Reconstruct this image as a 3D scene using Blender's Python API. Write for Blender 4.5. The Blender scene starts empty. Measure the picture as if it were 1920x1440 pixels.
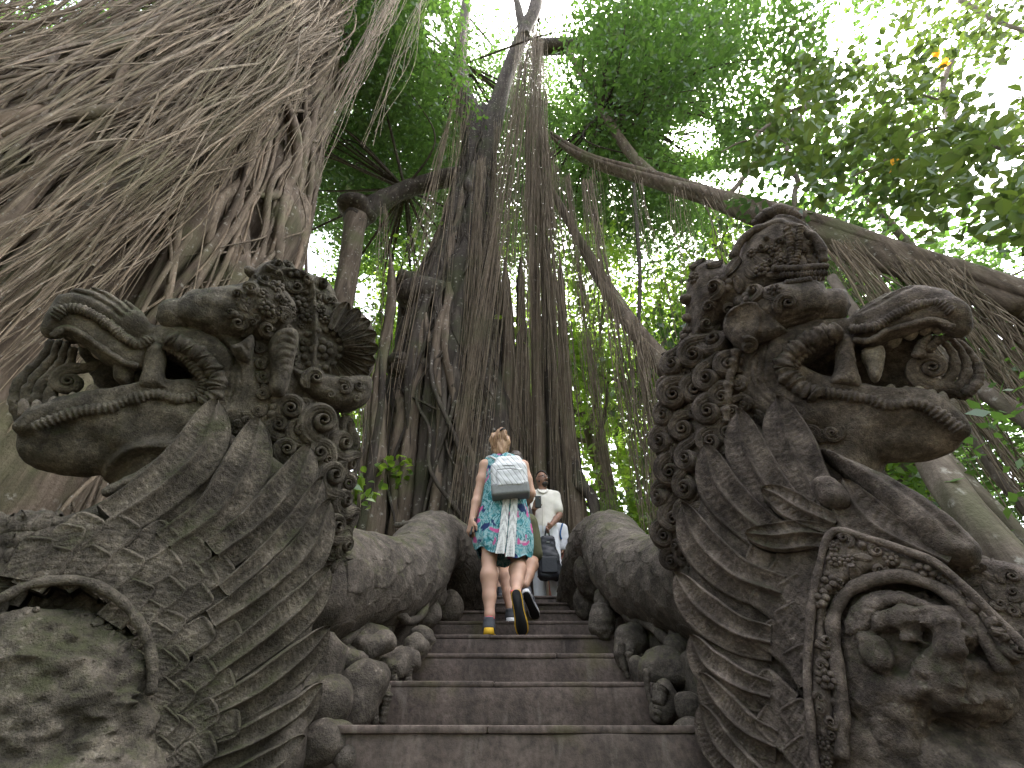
import bpy, math, random
import numpy as np
from mathutils import Vector, Matrix
R = math.radians
scene = bpy.context.scene
col = scene.collection
rng = np.random.default_rng(7)
random.seed(7)

# ---------------------------------------------------------------- camera
F = 850.0                       # focal length in px of the 1920 px wide photograph
PIT = R(37.0)
CP, SP = math.cos(PIT), math.sin(PIT)
cam_d = bpy.data.cameras.new('camera')
cam = bpy.data.objects.new('camera', cam_d); col.objects.link(cam)
cam_d.sensor_width = 36.0; cam_d.lens = F/1920*36.0
cam_d.clip_start = 0.05; cam_d.clip_end = 2000
cam.location = (0, 0, 0); cam.rotation_euler = (math.pi/2+PIT, 0, 0)
scene.camera = cam

# ---------------------------------------------------------------- world, sun, exposure
SUN_EL, SUN_AZ = R(66), R(48)          # high beyond the trees on the right, veiled
w = bpy.data.worlds.new('World'); scene.world = w; w.use_nodes = True
nt = w.node_tree; nt.nodes.clear()
sky = nt.nodes.new('ShaderNodeTexSky'); sky.sky_type = 'NISHITA'; sky.sun_disc = False
sky.sun_elevation = SUN_EL; sky.sun_rotation = SUN_AZ
sky.air_density = 0.8; sky.dust_density = 5.0; sky.ozone_density = 0.5
bg = nt.nodes.new('ShaderNodeBackground'); bg.inputs['Strength'].default_value = 0.15
ow = nt.nodes.new('ShaderNodeOutputWorld')
hs = nt.nodes.new('ShaderNodeHueSaturation'); hs.inputs['Saturation'].default_value = 0.40; hs.inputs['Value'].default_value = 1.1   # thin veil of cloud
nt.links.new(sky.outputs[0], hs.inputs['Color']); nt.links.new(hs.outputs[0], bg.inputs[0]); nt.links.new(bg.outputs[0], ow.inputs[0])
sl = bpy.data.lights.new('sun', 'SUN'); sl.energy = 2.8; sl.angle = R(6); sl.color = (1.0, 0.95, 0.86)
so = bpy.data.objects.new('sun', sl); col.objects.link(so)
sd = Vector((math.sin(SUN_AZ)*math.cos(SUN_EL), math.cos(SUN_AZ)*math.cos(SUN_EL), math.sin(SUN_EL)))
so.location = sd*60; so.rotation_euler = sd.to_track_quat('Z', 'Y').to_euler()
scene.view_settings.view_transform = 'Standard'; scene.view_settings.look = 'None'
scene.view_settings.exposure = 2.85; scene.view_settings.gamma = 1.0
scene.view_settings.use_curve_mapping = False
scene.render.engine = 'CYCLES'
scene.cycles.max_bounces = 6; scene.cycles.diffuse_bounces = 4; scene.cycles.transmission_bounces = 4
scene.cycles.use_denoising = True
try: scene.cycles.denoiser = 'OPENIMAGEDENOISE'
except Exception: pass

# ---------------------------------------------------------------- measuring: photo pixel + distance -> point
FRAME = np.eye(3); XF = Matrix.Identity(4)
def set_frame(yaw=0.0, pitch=0.0):      # measure and build in axes turned towards a statue
    global FRAME, XF
    m = Matrix.Rotation(R(yaw), 3, 'Z') @ Matrix.Rotation(R(pitch), 3, 'X')
    FRAME = np.array(m); XF = m.to_4x4()
def ray(px, py):
    x = (px-960)/F; y = (720-py)/F
    return tuple(FRAME.T @ np.array((x, CP-y*SP, SP+y*CP)))
def at(px, py, Y):
    r = ray(px, py); t = Y/r[1]
    return np.array((r[0]*t, Y, r[2]*t))
def pxm(px, py, Y):                     # metres per pixel there
    return Y/ray(px, py)[1]/F
def path(pts):                          # [(px,py,Y)...] -> Nx3
    return np.array([at(*p) for p in pts])
def P2(pts, Y):                         # pixel outline -> (X,Z) on the plane at distance Y
    return np.array([at(p[0], p[1], Y)[[0, 2]] for p in pts])

# ---------------------------------------------------------------- mesh helpers
def make_mesh(name, v, f, smooth=True):
    me = bpy.data.meshes.new(name)
    v = np.asarray(v, np.float32)
    if isinstance(f, np.ndarray):
        n, k = f.shape
        me.vertices.add(len(v)); me.vertices.foreach_set('co', v.ravel())
        me.loops.add(n*k); me.loops.foreach_set('vertex_index', f.astype(np.int32).ravel())
        me.polygons.add(n)
        me.polygons.foreach_set('loop_start', np.arange(0, n*k, k, dtype=np.int32))
        me.polygons.foreach_set('loop_total', np.full(n, k, dtype=np.int32))
        me.polygons.foreach_set('use_smooth', np.full(n, smooth))
        me.update(calc_edges=True); me.validate()
    else:
        me.from_pydata([tuple(p) for p in v], [], [tuple(int(i) for i in q) for q in f])
        me.polygons.foreach_set('use_smooth', np.full(len(me.polygons), smooth)); me.update()
    return me
def link(name, me, mat=None, parent=None, kind=None):
    o = bpy.data.objects.new(name, me); col.objects.link(o)
    if mat is not None and not me.materials: me.materials.append(mat)
    if parent is not None:
        o.parent = parent
        o.matrix_parent_inverse = root_matrix(parent).inverted() @ XF
    if kind: o['kind'] = kind
    return o
def root_matrix(o):                     # world matrix without a depsgraph update
    m = o.matrix_basis.copy()
    if o.parent is not None: m = root_matrix(o.parent) @ o.matrix_parent_inverse @ m
    return m
def obj(name, vf, mat, parent=None, smooth=True, kind=None):
    return link(name, make_mesh(name, vf[0], vf[1], smooth), mat, parent, kind)
def tag(o, label, cat, group=None):
    o['label'] = label; o['category'] = cat
    if group: o['group'] = group
    return o
def thing(name, label, cat, loc=(0, 0, 0), group=None):
    o = bpy.data.objects.new(name, None); col.objects.link(o); o.location = [float(q) for q in loc]
    o.empty_display_size = 0.1
    return tag(o, label, cat, group)
class MB:
    def __init__(s): s.v = []; s.f = []; s.n = 0
    def add(s, vf):
        v, f = vf; v = np.asarray(v, np.float32); f = np.asarray(f)
        if f.shape[1] == 3: f = np.c_[f, f[:, 2]]
        s.v.append(v); s.f.append(f+s.n); s.n += len(v); return s
    def get(s): return np.concatenate(s.v), np.concatenate(s.f)
def norm(a): return a/np.maximum(np.linalg.norm(a, axis=-1, keepdims=True), 1e-9)
def cr(pts, n, closed=False):           # Catmull-Rom resample to n points
    p = np.asarray(pts, float); m = len(p)
    if closed:
        u = np.linspace(0, m, n, endpoint=False); i = np.floor(u).astype(int); t = (u-i)[:, None]
        a, b, c, d = p[(i-1) % m], p[i % m], p[(i+1) % m], p[(i+2) % m]
    else:
        q = np.vstack([2*p[0]-p[1], p, 2*p[-1]-p[-2]])
        u = np.linspace(0, m-1, n); i = np.minimum(np.floor(u).astype(int), m-2); t = (u-i)[:, None]
        a, b, c, d = q[i], q[i+1], q[i+2], q[i+3]
    return 0.5*((2*b)+(-a+c)*t+(2*a-5*b+4*c-d)*t**2+(-a+3*b-3*c+d)*t**3)
def even(p, n):                          # resample by arc length
    p = np.asarray(p, float); d = np.r_[0, np.cumsum(np.linalg.norm(np.diff(p, axis=0), axis=1))]
    u = np.linspace(0, d[-1], n)
    return np.stack([np.interp(u, d, p[:, k]) for k in range(p.shape[1])], 1)
def grid_faces(a, b, wrap=False):
    i, j = np.meshgrid(np.arange(a-1), np.arange(b if wrap else b-1), indexing='ij')
    i = i.ravel(); j = j.ravel(); k = (j+1) % b
    return np.stack([i*b+j, i*b+k, (i+1)*b+k, (i+1)*b+j], 1)
def tube(p, r, seg=10, flat=1.0, caps=True, flute=None):
    """p Nx3, r N ; optional flute(theta, s)->radius factor"""
    p = np.asarray(p, float); n = len(p); r = np.broadcast_to(np.asarray(r, float), (n,)).copy()
    T = norm(np.gradient(p, axis=0)); N = np.zeros_like(p)
    ref = np.array([0, 1, 0.]) if abs(T[0][1]) < .9 else np.array([1., 0, 0])
    N[0] = norm(ref-T[0]*np.dot(ref, T[0]))
    for i in range(1, n):
        q = N[i-1]-T[i]*np.dot(N[i-1], T[i]); N[i] = norm(q)
    B = np.cross(T, N)
    if caps:
        p = np.vstack([p[:1]-T[:1]*r[0]*.35, p, p[-1:]+T[-1:]*r[-1]*.35]); r = np.r_[r[0]*.35, r, r[-1]*.35]
        N = np.vstack([N[:1], N, N[-1:]]); B = np.vstack([B[:1], B, B[-1:]]); n += 2
    th = np.linspace(0, 2*np.pi, seg, endpoint=False)
    rr = r[:, None]*np.ones((1, seg))
    if flute is not None: rr = rr*flute(th[None, :], np.linspace(0, 1, n)[:, None])
    v = p[:, None]+rr[..., None]*(np.cos(th)[None, :, None]*N[:, None]*flat+np.sin(th)[None, :, None]*B[:, None])
    f = grid_faces(n, seg, True)
    v = v.reshape(-1, 3); a = len(v)
    v = np.vstack([v, p[:1], p[-1:]]); k = np.arange(seg)
    f = np.vstack([f, np.stack([(k+1) % seg, k, np.full(seg, a), np.full(seg, a)], 1),
                   np.stack([(n-1)*seg+k, (n-1)*seg+(k+1) % seg, np.full(seg, a+1), np.full(seg, a+1)], 1)])
    return v, f[:, ::-1]
def strands(P, Rr, seg=4):
    """batch of near-vertical strands: P (S,N,3), Rr (S,N)"""
    S, n, _ = P.shape
    th = np.linspace(0, 2*np.pi, seg, endpoint=False)+.4
    o = np.stack([np.cos(th), np.sin(th), th*0], 1)
    v = (P[:, :, None]+Rr[..., None, None]*o[None, None]).reshape(-1, 3)
    f = grid_faces(n, seg, True)
    f = (f[None]+(np.arange(S)*n*seg)[:, None, None]).reshape(-1, 4)
    return v, f
def ellipsoid(c, r, seg=16, rings=10, rot=None, bump=0, seed=0):
    u = np.linspace(0, np.pi, rings+1); t = np.linspace(0, 2*np.pi, seg, endpoint=False)
    U, T = np.meshgrid(u, t, indexing='ij')
    v = np.stack([np.sin(U)*np.cos(T), np.sin(U)*np.sin(T), np.cos(U)], -1).reshape(-1, 3)
    if bump:
        g = np.random.default_rng(seed); k = g.normal(size=(6, 3))*2.2; ph = g.random(6)*6
        v = v*(1+bump*np.sin(v@k.T+ph).mean(1, keepdims=True)*2)
    v = v*np.asarray(r)
    if rot is not None: v = v@np.array(rot.to_matrix() if hasattr(rot, 'to_matrix') else rot).T
    return v+np.asarray(c), grid_faces(rings+1, seg, True)[:, ::-1]
def box(lo, hi):
    (a, b, c), (d, e, g) = lo, hi
    v = np.array([(a,b,c),(d,b,c),(d,e,c),(a,e,c),(a,b,g),(d,b,g),(d,e,g),(a,e,g)], float)
    f = np.array([(0,3,2,1),(4,5,6,7),(0,1,5,4),(1,2,6,5),(2,3,7,6),(3,0,4,7)])
    return v, f
def ribbon(sp, w, h, Y, thick=.05, ns=50, ntt=13, tilt=0.0):
    """carved strip facing -Y. sp: (X,Z) spine; w(s) half width; h(s,t) relief height; closed back"""
    sp = even(cr(sp, 60), ns); T = norm(np.gradient(sp, axis=0)); N = np.stack([-T[:, 1], T[:, 0]], 1)
    s = np.linspace(0, 1, ns); t = np.linspace(-1, 1, ntt)
    W = np.array([w(q) for q in s])
    S, Tt = np.meshgrid(s, t, indexing='ij')
    XZ = sp[:, None]+N[:, None]*(W[:, None]*t[None])[..., None]
    H = h(S, Tt)
    front = np.stack([XZ[..., 0], Y-H+tilt*Tt, XZ[..., 1]], -1).reshape(-1, 3)
    back = np.stack([XZ[..., 0], np.full_like(H, Y+thick), XZ[..., 1]], -1).reshape(-1, 3)
    f = grid_faces(ns, ntt); n = ns*ntt
    e = np.concatenate([np.arange(ntt), np.arange(1, ns)*ntt+ntt-1, (ns-1)*ntt+np.arange(ntt-2, -1, -1), np.arange(ns-2, 0, -1)*ntt])
    e2 = np.roll(e, -1)
    return np.vstack([front, back]), np.vstack([f, np.stack([e2, e, e+n, e2+n], 1)[:, ::-1]])

# ---------------------------------------------------------------- signed-distance sculpting
def polydist(poly, X, Z):
    poly = np.asarray(poly, np.float32); d = np.full(X.shape, 1e9, np.float32); ins = np.zeros(X.shape, bool)
    a = poly; b = np.roll(poly, -1, 0)
    for (ax, az), (bx, bz) in zip(a, b):
        ex, ez = bx-ax, bz-az; wx, wz = X-ax, Z-az
        t = np.clip((wx*ex+wz*ez)/(ex*ex+ez*ez+1e-12), 0, 1)
        d = np.minimum(d, (wx-ex*t)**2+(wz-ez*t)**2)
        c = (az > Z) != (bz > Z)
        with np.errstate(divide='ignore', invalid='ignore'):
            ins ^= c & (X < (bx-ax)*(Z-az)/(bz-az+1e-12)+ax)
    d = np.sqrt(d); return np.where(ins, -d, d)
class SDF:
    def __init__(s, lo, hi, vox):
        s.lo = np.asarray(lo, float); s.v = vox
        n = np.ceil((np.asarray(hi)-s.lo)/vox).astype(int)+1
        s.x, s.y, s.z = [(s.lo[k]+vox*np.arange(n[k])).astype(np.float32) for k in range(3)]
        s.f = np.full(n, 0.5, np.float32)
    def sub(s, lo, hi):
        i = [slice(max(0, int((lo[k]-s.lo[k])/s.v)-1), max(0, int((hi[k]-s.lo[k])/s.v)+3)) for k in range(3)]
        return tuple(i), s.x[i[0]][:, None, None], s.y[i[1]][None, :, None], s.z[i[2]][None, None, :]
    def put(s, i, d, k, mode='u'):
        a = s.f[i]
        if a.size == 0: return
        if mode == 'd': a = -a
        if mode == 'i': a = -a; d = -d
        if k > 0:
            h = np.clip(.5+.5*(d-a)/k, 0, 1); r = d*(1-h)+a*h-k*h*(1-h)
        else: r = np.minimum(a, d)
        s.f[i] = r if mode == 'u' else -r
    def cone(s, a, b, ra, rb, k=.02, mode='u'):
        a = np.asarray(a, np.float32); b = np.asarray(b, np.float32); m = max(ra, rb)+k+3*s.v
        i, x, y, z = s.sub(np.minimum(a, b)-m, np.maximum(a, b)+m)
        e = b-a; L = float(e@e)+1e-9
        t = np.clip(((x-a[0])*e[0]+(y-a[1])*e[1]+(z-a[2])*e[2])/L, 0, 1)
        d = np.sqrt((x-a[0]-e[0]*t)**2+(y-a[1]-e[1]*t)**2+(z-a[2]-e[2]*t)**2)-(ra+(rb-ra)*t)
        s.put(i, d, k, mode)
    def chain(s, p, r, k=.02, mode='u'):
        r = np.broadcast_to(r, (len(p),))
        for q in range(len(p)-1): s.cone(p[q], p[q+1], float(r[q]), float(r[q+1]), k, mode)
    def ell(s, c, r, k=.02, mode='u', rot=None):
        r = np.asarray(r, float); m = r.max()+k+3*s.v; c = np.asarray(c, float)
        i, x, y, z = s.sub(c-m, c+m); x = x-c[0]; y = y-c[1]; z = z-c[2]
        if rot is not None:
            M = np.array(rot)
            x, y, z = (M[0, 0]*x+M[1, 0]*y+M[2, 0]*z, M[0, 1]*x+M[1, 1]*y+M[2, 1]*z, M[0, 2]*x+M[1, 2]*y+M[2, 2]*z)
        k0 = np.sqrt((x/r[0])**2+(y/r[1])**2+(z/r[2])**2)
        s.put(i, (k0-1)*r.min()*np.where(k0 > 1, 1.0, 1.0), k, mode)
    def rbox(s, c, h, rad, k=.01, mode='u', rot=None):
        h = np.asarray(h, float)-rad; c = np.asarray(c, float); m = np.linalg.norm(h)+rad+k+3*s.v
        i, x, y, z = s.sub(c-m, c+m); x = x-c[0]; y = y-c[1]; z = z-c[2]
        if rot is not None:
            M = np.array(rot)
            x, y, z = (M[0, 0]*x+M[1, 0]*y+M[2, 0]*z, M[0, 1]*x+M[1, 1]*y+M[2, 1]*z, M[0, 2]*x+M[1, 2]*y+M[2, 2]*z)
        qx, qy, qz = abs(x)-h[0], abs(y)-h[1], abs(z)-h[2]
        d = np.sqrt(np.maximum(qx, 0)**2+np.maximum(qy, 0)**2+np.maximum(qz, 0)**2)+np.minimum(np.maximum(qx, np.maximum(qy, qz)), 0)-rad
        s.put(i, d, k, mode)
    def poly(s, pts, Y, half, Rr, k=.02, mode='u', y0=None, y1=None):
        """pillow: outline in (X,Z), inflated to +-half around Y over Rr metres from its edge"""
        pts = np.asarray(pts); m = k+3*s.v
        a = Y-half if y0 is None else y0; b = Y+half if y1 is None else y1
        i, x, y, z = s.sub((pts[:, 0].min()-m, a-m, pts[:, 1].min()-m), (pts[:, 0].max()+m, b+m, pts[:, 1].max()+m))
        X, Z = np.broadcast_arrays(x[:, 0, :], z[0, 0, :][None])
        d2 = polydist(pts, X, Z)[:, None, :]
        if mode == 'd' or Rr <= 0:
            dy = np.maximum(a-y, y-b); d = np.maximum(d2, dy)
        else:
            q = np.clip(-d2/Rr, 0, 1); H = half*np.sqrt(np.maximum(1-(1-q)**2, 0))
            dy = abs(y-Y)-H
            d = np.where(d2 > 0, np.sqrt(np.maximum(d2, 0)**2+np.maximum(abs(y-Y), 0)**2), np.maximum(dy*.75, d2))
        s.put(i, d, k, mode)
    def half(s, p, n):                     # keep the side the normal points away from
        p = np.asarray(p); n = norm(np.asarray(n, float))
        d = ((s.x-p[0])*n[0])[:, None, None]+((s.y-p[1])*n[1])[None, :, None]+((s.z-p[2])*n[2])[None, None, :]
        s.f = np.maximum(s.f, d.astype(np.float32))
    def rough(s, amp, freq, seed=0):
        g = np.random.default_rng(seed); o = np.zeros_like(s.f)
        for q in range(5):
            k = g.normal(size=3)*freq; ph = g.random(3)*6.28
            o += np.sin(s.x*k[0]+ph[0])[:, None, None]*np.sin(s.y*k[1]+ph[1])[None, :, None]*np.sin(s.z*k[2]+ph[2])[None, None, :]
        s.f += (amp*o).astype(np.float32)
    def mesh(s):
        f = s.f; ins = f < 0
        for ax in range(3):                 # never open at the border
            sl = [slice(None)]*3; sl[ax] = [0, -1]; ins[tuple(sl)] = False
        f = np.where(ins, np.minimum(f, -1e-5), np.maximum(f, 1e-5))
        c = np.zeros(tuple(q-1 for q in f.shape), np.int8)
        off = [(a, b, d) for a in (0, 1) for b in (0, 1) for d in (0, 1)]
        n = f.shape
        for a, b, d in off: c += ins[a:n[0]-1+a, b:n[1]-1+b, d:n[2]-1+d]
        act = (c > 0) & (c < 8); ii = np.argwhere(act)
        idx = np.full(c.shape, -1, np.int64); idx[act] = np.arange(len(ii))
        val = {o: f[ii[:, 0]+o[0], ii[:, 1]+o[1], ii[:, 2]+o[2]] for o in off}
        acc = np.zeros((len(ii), 3)); cnt = np.zeros(len(ii))
        for o in off:
            for ax in range(3):
                if o[ax]: continue
                p = list(o); p[ax] = 1; p = tuple(p); va, vb = val[o], val[p]
                mk = (va < 0) != (vb < 0); t = va/(va-vb+1e-20)
                q = np.array(o, float)[None].repeat(len(ii), 0); q[:, ax] = t
                acc += q*mk[:, None]; cnt += mk
        V = s.lo+s.v*(ii+acc/cnt[:, None])
        out = []
        for ax in range(3):
            u, w2 = (ax+1) % 3, (ax+2) % 3
            A = [slice(None)]*3; B = [slice(None)]*3; A[ax] = slice(0, -1); B[ax] = slice(1, None)
            for q in (u, w2): A[q] = slice(1, -1); B[q] = slice(1, -1)
            ia = ins[tuple(A)]; e = np.argwhere(ia != ins[tuple(B)]); fl = ia[tuple(e.T)]
            e[:, u] += 1; e[:, w2] += 1
            def g(du, dw):
                q = e.copy(); q[:, u] += du; q[:, w2] += dw; return idx[tuple(q.T)]
            Q = np.stack([g(-1, -1), g(0, -1), g(0, 0), g(-1, 0)], 1)
            Q[~fl] = Q[~fl][:, ::-1]; out.append(Q)
        return V, np.concatenate(out)

# ---------------------------------------------------------------- materials
def mat(name):
    m = bpy.data.materials.new(name); m.use_nodes = True; t = m.node_tree; t.nodes.clear()
    return m, t
def N(t, typ, **kw):
    n = t.nodes.new(typ)
    for k, v in kw.items():
        if k == 'ins':
            for a, b in v.items(): n.inputs[a].default_value = b
        else: setattr(n, k, v)
    return n
def noise(t, vec, scale, detail=4, rough=.55, dist=0):
    n = N(t, 'ShaderNodeTexNoise', ins={'Scale': scale, 'Detail': detail, 'Roughness': rough, 'Distortion': dist})
    t.links.new(vec, n.inputs['Vector']); return n.outputs['Fac']
def ramp(t, fac, stops):
    n = N(t, 'ShaderNodeValToRGB'); e = n.color_ramp.elements
    while len(e) < len(stops): e.new(.5)
    for q, (p, c) in zip(e, stops): q.position = p; q.color = (c if hasattr(c, '__len__') else (c, c, c))[:3]+(1,) if hasattr(c, '__len__') else (c, c, c, 1)
    t.links.new(fac, n.inputs[0]); return n.outputs[0]
def mixc(t, fac, a, b, mode='MIX'):
    n = N(t, 'ShaderNodeMix', data_type='RGBA', blend_type=mode)
    for s_, v in ((0, fac), (6, a), (7, b)):
        if hasattr(v, 'is_linked') or hasattr(v, 'links'): t.links.new(v, n.inputs[s_])
        else: n.inputs[s_].default_value = v if s_ == 0 else tuple(v)[:3]+(1,)
    return n.outputs[2]
def math_(t, op, a, b=None):
    n = N(t, 'ShaderNodeMath', operation=op)
    for s_, v in ((0, a), (1, b)):
        if v is None: continue
        if hasattr(v, 'links'): t.links.new(v, n.inputs[s_])
        else: n.inputs[s_].default_value = v
    return n.outputs[0]
def finish(t, colr, rough=.8, height=None, bump=.3, dist=.01, spec=.3, extra=None):
    b = N(t, 'ShaderNodeBsdfPrincipled'); b.inputs['Specular IOR Level'].default_value = spec
    if hasattr(colr, 'links'): t.links.new(colr, b.inputs['Base Color'])
    else: b.inputs['Base Color'].default_value = tuple(colr)+(1,)
    if hasattr(rough, 'links'): t.links.new(rough, b.inputs['Roughness'])
    else: b.inputs['Roughness'].default_value = rough
    if height is not None:
        bp = N(t, 'ShaderNodeBump', ins={'Strength': bump, 'Distance': dist}); t.links.new(height, bp.inputs['Height'])
        t.links.new(bp.outputs[0], b.inputs['Normal'])
    o = N(t, 'ShaderNodeOutputMaterial'); t.links.new(b.outputs[0], o.inputs[0]); return b
def stone_mat(name, dark, mid, light, moss, mossamt=.5, lichen=.5, bump=.7):
    m, t = mat(name); g = N(t, 'ShaderNodeNewGeometry'); P = g.outputs['Position']
    n1 = noise(t, P, 2.3, 6, .62); n2 = noise(t, P, 11, 7, .68); n3 = noise(t, P, 60, 6, .75); n4 = noise(t, P, 5.0, 6, .65, .4); n5 = noise(t, P, 190, 3, .6)
    base = ramp(t, n1, [(.34, dark), (.52, mid), (.70, light)])
    base = mixc(t, .6, base, ramp(t, n2, [(.32, tuple(.45*q for q in dark)), (.48, mid), (.66, tuple(1.25*q for q in light))]))
    base = mixc(t, .85, base, ramp(t, n3, [(.28, (.20, .20, .20)), (.5, (.5, .5, .5)), (.72, (.80, .78, .75))]), 'OVERLAY')
    base = mixc(t, .45, base, ramp(t, n5, [(.3, (.25, .25, .25)), (.7, (.75, .75, .75))]), 'OVERLAY')
    sep = N(t, 'ShaderNodeSeparateXYZ'); t.links.new(g.outputs['Normal'], sep.inputs[0])
    up = math_(t, 'MULTIPLY', sep.outputs[2], .16)
    mk = ramp(t, math_(t, 'ADD', math_(t, 'ADD', n4, up), math_(t, 'MULTIPLY', math_(t, 'SUBTRACT', n3, .5), .5)), [(.62-.1*mossamt, 0.0), (.80-.1*mossamt, 1.0)])
    base = mixc(t, math_(t, 'MULTIPLY', mk, .8), base, mixc(t, n3, tuple(.5*q for q in moss), tuple(1.35*q for q in moss)))
    vo = N(t, 'ShaderNodeTexVoronoi', ins={'Scale': 38.0, 'Randomness': 1.0}); t.links.new(P, vo.inputs['Vector'])
    lk = math_(t, 'MULTIPLY', ramp(t, vo.outputs['Distance'], [(.10, 1.0), (.24, 0.0)]), ramp(t, n2, [(.48, 0.0), (.58, 1.0)]))
    base = mixc(t, math_(t, 'MULTIPLY', lk, lichen), base, (.27, .24, .20))
    pit = N(t, 'ShaderNodeTexVoronoi', ins={'Scale': 85.0}); t.links.new(P, pit.inputs['Vector'])
    ph = math_(t, 'MULTIPLY', ramp(t, pit.outputs['Distance'], [(.05, 0.0), (.3, 1.0)]), .35)
    hh = math_(t, 'ADD', math_(t, 'ADD', math_(t, 'MULTIPLY', n3, 1.2), math_(t, 'MULTIPLY', n2, 2.2)), math_(t, 'ADD', ph, math_(t, 'MULTIPLY', n5, .4)))
    finish(t, base, .85, hh, bump, .014, .2); return m
M = {}
M['stone'] = stone_mat('carved_stone', (.032, .027, .022), (.070, .060, .048), (.172, .147, .117), (.044, .048, .021), .8)
M['stone_r'] = stone_mat('carved_stone_pink', (.036, .028, .025), (.080, .063, .054), (.20, .160, .136), (.046, .048, .024), .25)
M['body'] = stone_mat('grey_body_stone', (.038, .032, .027), (.072, .061, .051), (.130, .110, .092), (.070, .074, .032), .25, .5, .55)
M['pale'] = stone_mat('pale_tooth_stone', (.13, .11, .09), (.22, .185, .155), (.32, .27, .23), (.09, .09, .05), .1)
def step_mat():
    m, t = mat('red_brown_step_stone'); g = N(t, 'ShaderNodeNewGeometry'); P = g.outputs['Position']
    mp = N(t, 'ShaderNodeMapping'); mp.inputs['Scale'].default_value = (1, 1, .25); t.links.new(P, mp.inputs[0])
    n1 = noise(t, mp.outputs[0], 5, 6, .65); n2 = noise(t, P, 40, 5, .7); n3 = noise(t, mp.outputs[0], 14, 5, .6)
    c = ramp(t, n1, [(.3, (.042, .033, .029)), (.5, (.084, .064, .055)), (.7, (.138, .108, .094))])
    c = mixc(t, .9, c, ramp(t, n2, [(.3, (.24, .24, .24)), (.7, (.74, .73, .72))]), 'OVERLAY')
    c = mixc(t, ramp(t, n3, [(.58, 0.0), (.70, .75)]), c, (.16, .135, .115))
    c = mixc(t, ramp(t, noise(t, P, 3.1, 4), [(.55, 0.0), (.7, .6)]), c, (.10, .09, .035))
    finish(t, c, .75, math_(t, 'ADD', n2, n1), .5, .008, .3); return m
M['step'] = step_mat()
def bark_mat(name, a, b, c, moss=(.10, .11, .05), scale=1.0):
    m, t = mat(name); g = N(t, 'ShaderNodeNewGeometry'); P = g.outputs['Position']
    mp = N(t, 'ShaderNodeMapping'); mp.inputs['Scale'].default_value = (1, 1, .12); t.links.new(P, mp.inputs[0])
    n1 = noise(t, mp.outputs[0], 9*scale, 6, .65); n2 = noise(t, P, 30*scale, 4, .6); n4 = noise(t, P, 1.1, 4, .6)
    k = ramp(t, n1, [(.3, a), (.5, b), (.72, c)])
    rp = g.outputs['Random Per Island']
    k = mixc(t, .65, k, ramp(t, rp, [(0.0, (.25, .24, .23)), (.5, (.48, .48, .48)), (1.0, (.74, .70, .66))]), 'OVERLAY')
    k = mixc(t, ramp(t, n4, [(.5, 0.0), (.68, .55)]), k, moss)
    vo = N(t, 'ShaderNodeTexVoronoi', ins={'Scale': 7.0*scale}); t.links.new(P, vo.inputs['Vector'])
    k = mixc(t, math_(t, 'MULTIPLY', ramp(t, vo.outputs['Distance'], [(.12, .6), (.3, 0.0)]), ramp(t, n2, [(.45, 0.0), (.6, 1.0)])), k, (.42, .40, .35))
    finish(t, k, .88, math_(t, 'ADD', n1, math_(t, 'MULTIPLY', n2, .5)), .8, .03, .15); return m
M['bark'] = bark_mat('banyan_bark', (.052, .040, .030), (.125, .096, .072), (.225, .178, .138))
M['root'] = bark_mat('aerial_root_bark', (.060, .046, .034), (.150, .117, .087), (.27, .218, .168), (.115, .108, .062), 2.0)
M['strand'] = bark_mat('hanging_strand_bark', (.085, .064, .046), (.20, .158, .116), (.36, .295, .225), (.15, .14, .08), 2.0)  # paler copy of the root bark, lit tan of the strands put into colour
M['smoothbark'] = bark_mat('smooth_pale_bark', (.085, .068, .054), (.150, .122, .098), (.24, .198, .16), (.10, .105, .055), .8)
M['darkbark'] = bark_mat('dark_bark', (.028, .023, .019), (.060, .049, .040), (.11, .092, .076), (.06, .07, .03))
def leaf_mat(name, cols, trans=.5, tcol=(.20, .36, .04), gloss=.08):
    m, t = mat(name); g = N(t, 'ShaderNodeNewGeometry')
    stops = [(i/max(1, len(cols)-1), c) for i, c in enumerate(cols)]
    c = ramp(t, g.outputs['Random Per Island'], stops)
    d = N(t, 'ShaderNodeBsdfDiffuse'); t.links.new(c, d.inputs[0])
    tr = N(t, 'ShaderNodeBsdfTranslucent')
    t.links.new(mixc(t, .5, mixc(t, 1.0, c, (2.2, 2.2, 1.2), 'MULTIPLY'), tcol), tr.inputs[0])
    mx = N(t, 'ShaderNodeMixShader'); mx.inputs[0].default_value = trans
    t.links.new(d.outputs[0], mx.inputs[1]); t.links.new(tr.outputs[0], mx.inputs[2])
    gl = N(t, 'ShaderNodeBsdfGlossy'); gl.inputs['Roughness'].default_value = .35; gl.inputs[0].default_value = (.8, .85, .8, 1)
    m2 = N(t, 'ShaderNodeMixShader'); m2.inputs[0].default_value = gloss
    t.links.new(mx.outputs[0], m2.inputs[1]); t.links.new(gl.outputs[0], m2.inputs[2])
    o = N(t, 'ShaderNodeOutputMaterial'); t.links.new(m2.outputs[0], o.inputs[0]); return m
M['leaf'] = leaf_mat('canopy_leaf', [(.022, .046, .015), (.036, .076, .018), (.056, .112, .026), (.085, .15, .035)], .48, (.14, .28, .045))
M['leaf_b'] = leaf_mat('sunlit_tinted_leaf', [(.055, .110, .018), (.090, .175, .025), (.135, .225, .03), (.19, .27, .035)], .55, (.34, .52, .05))  # sunlit look of the foliage behind is put into this brighter colour
M['leaf_d'] = leaf_mat('dark_leaf', [(.022, .045, .018), (.035, .070, .024), (.05, .09, .03)], .4, (.12, .22, .05))
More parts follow.
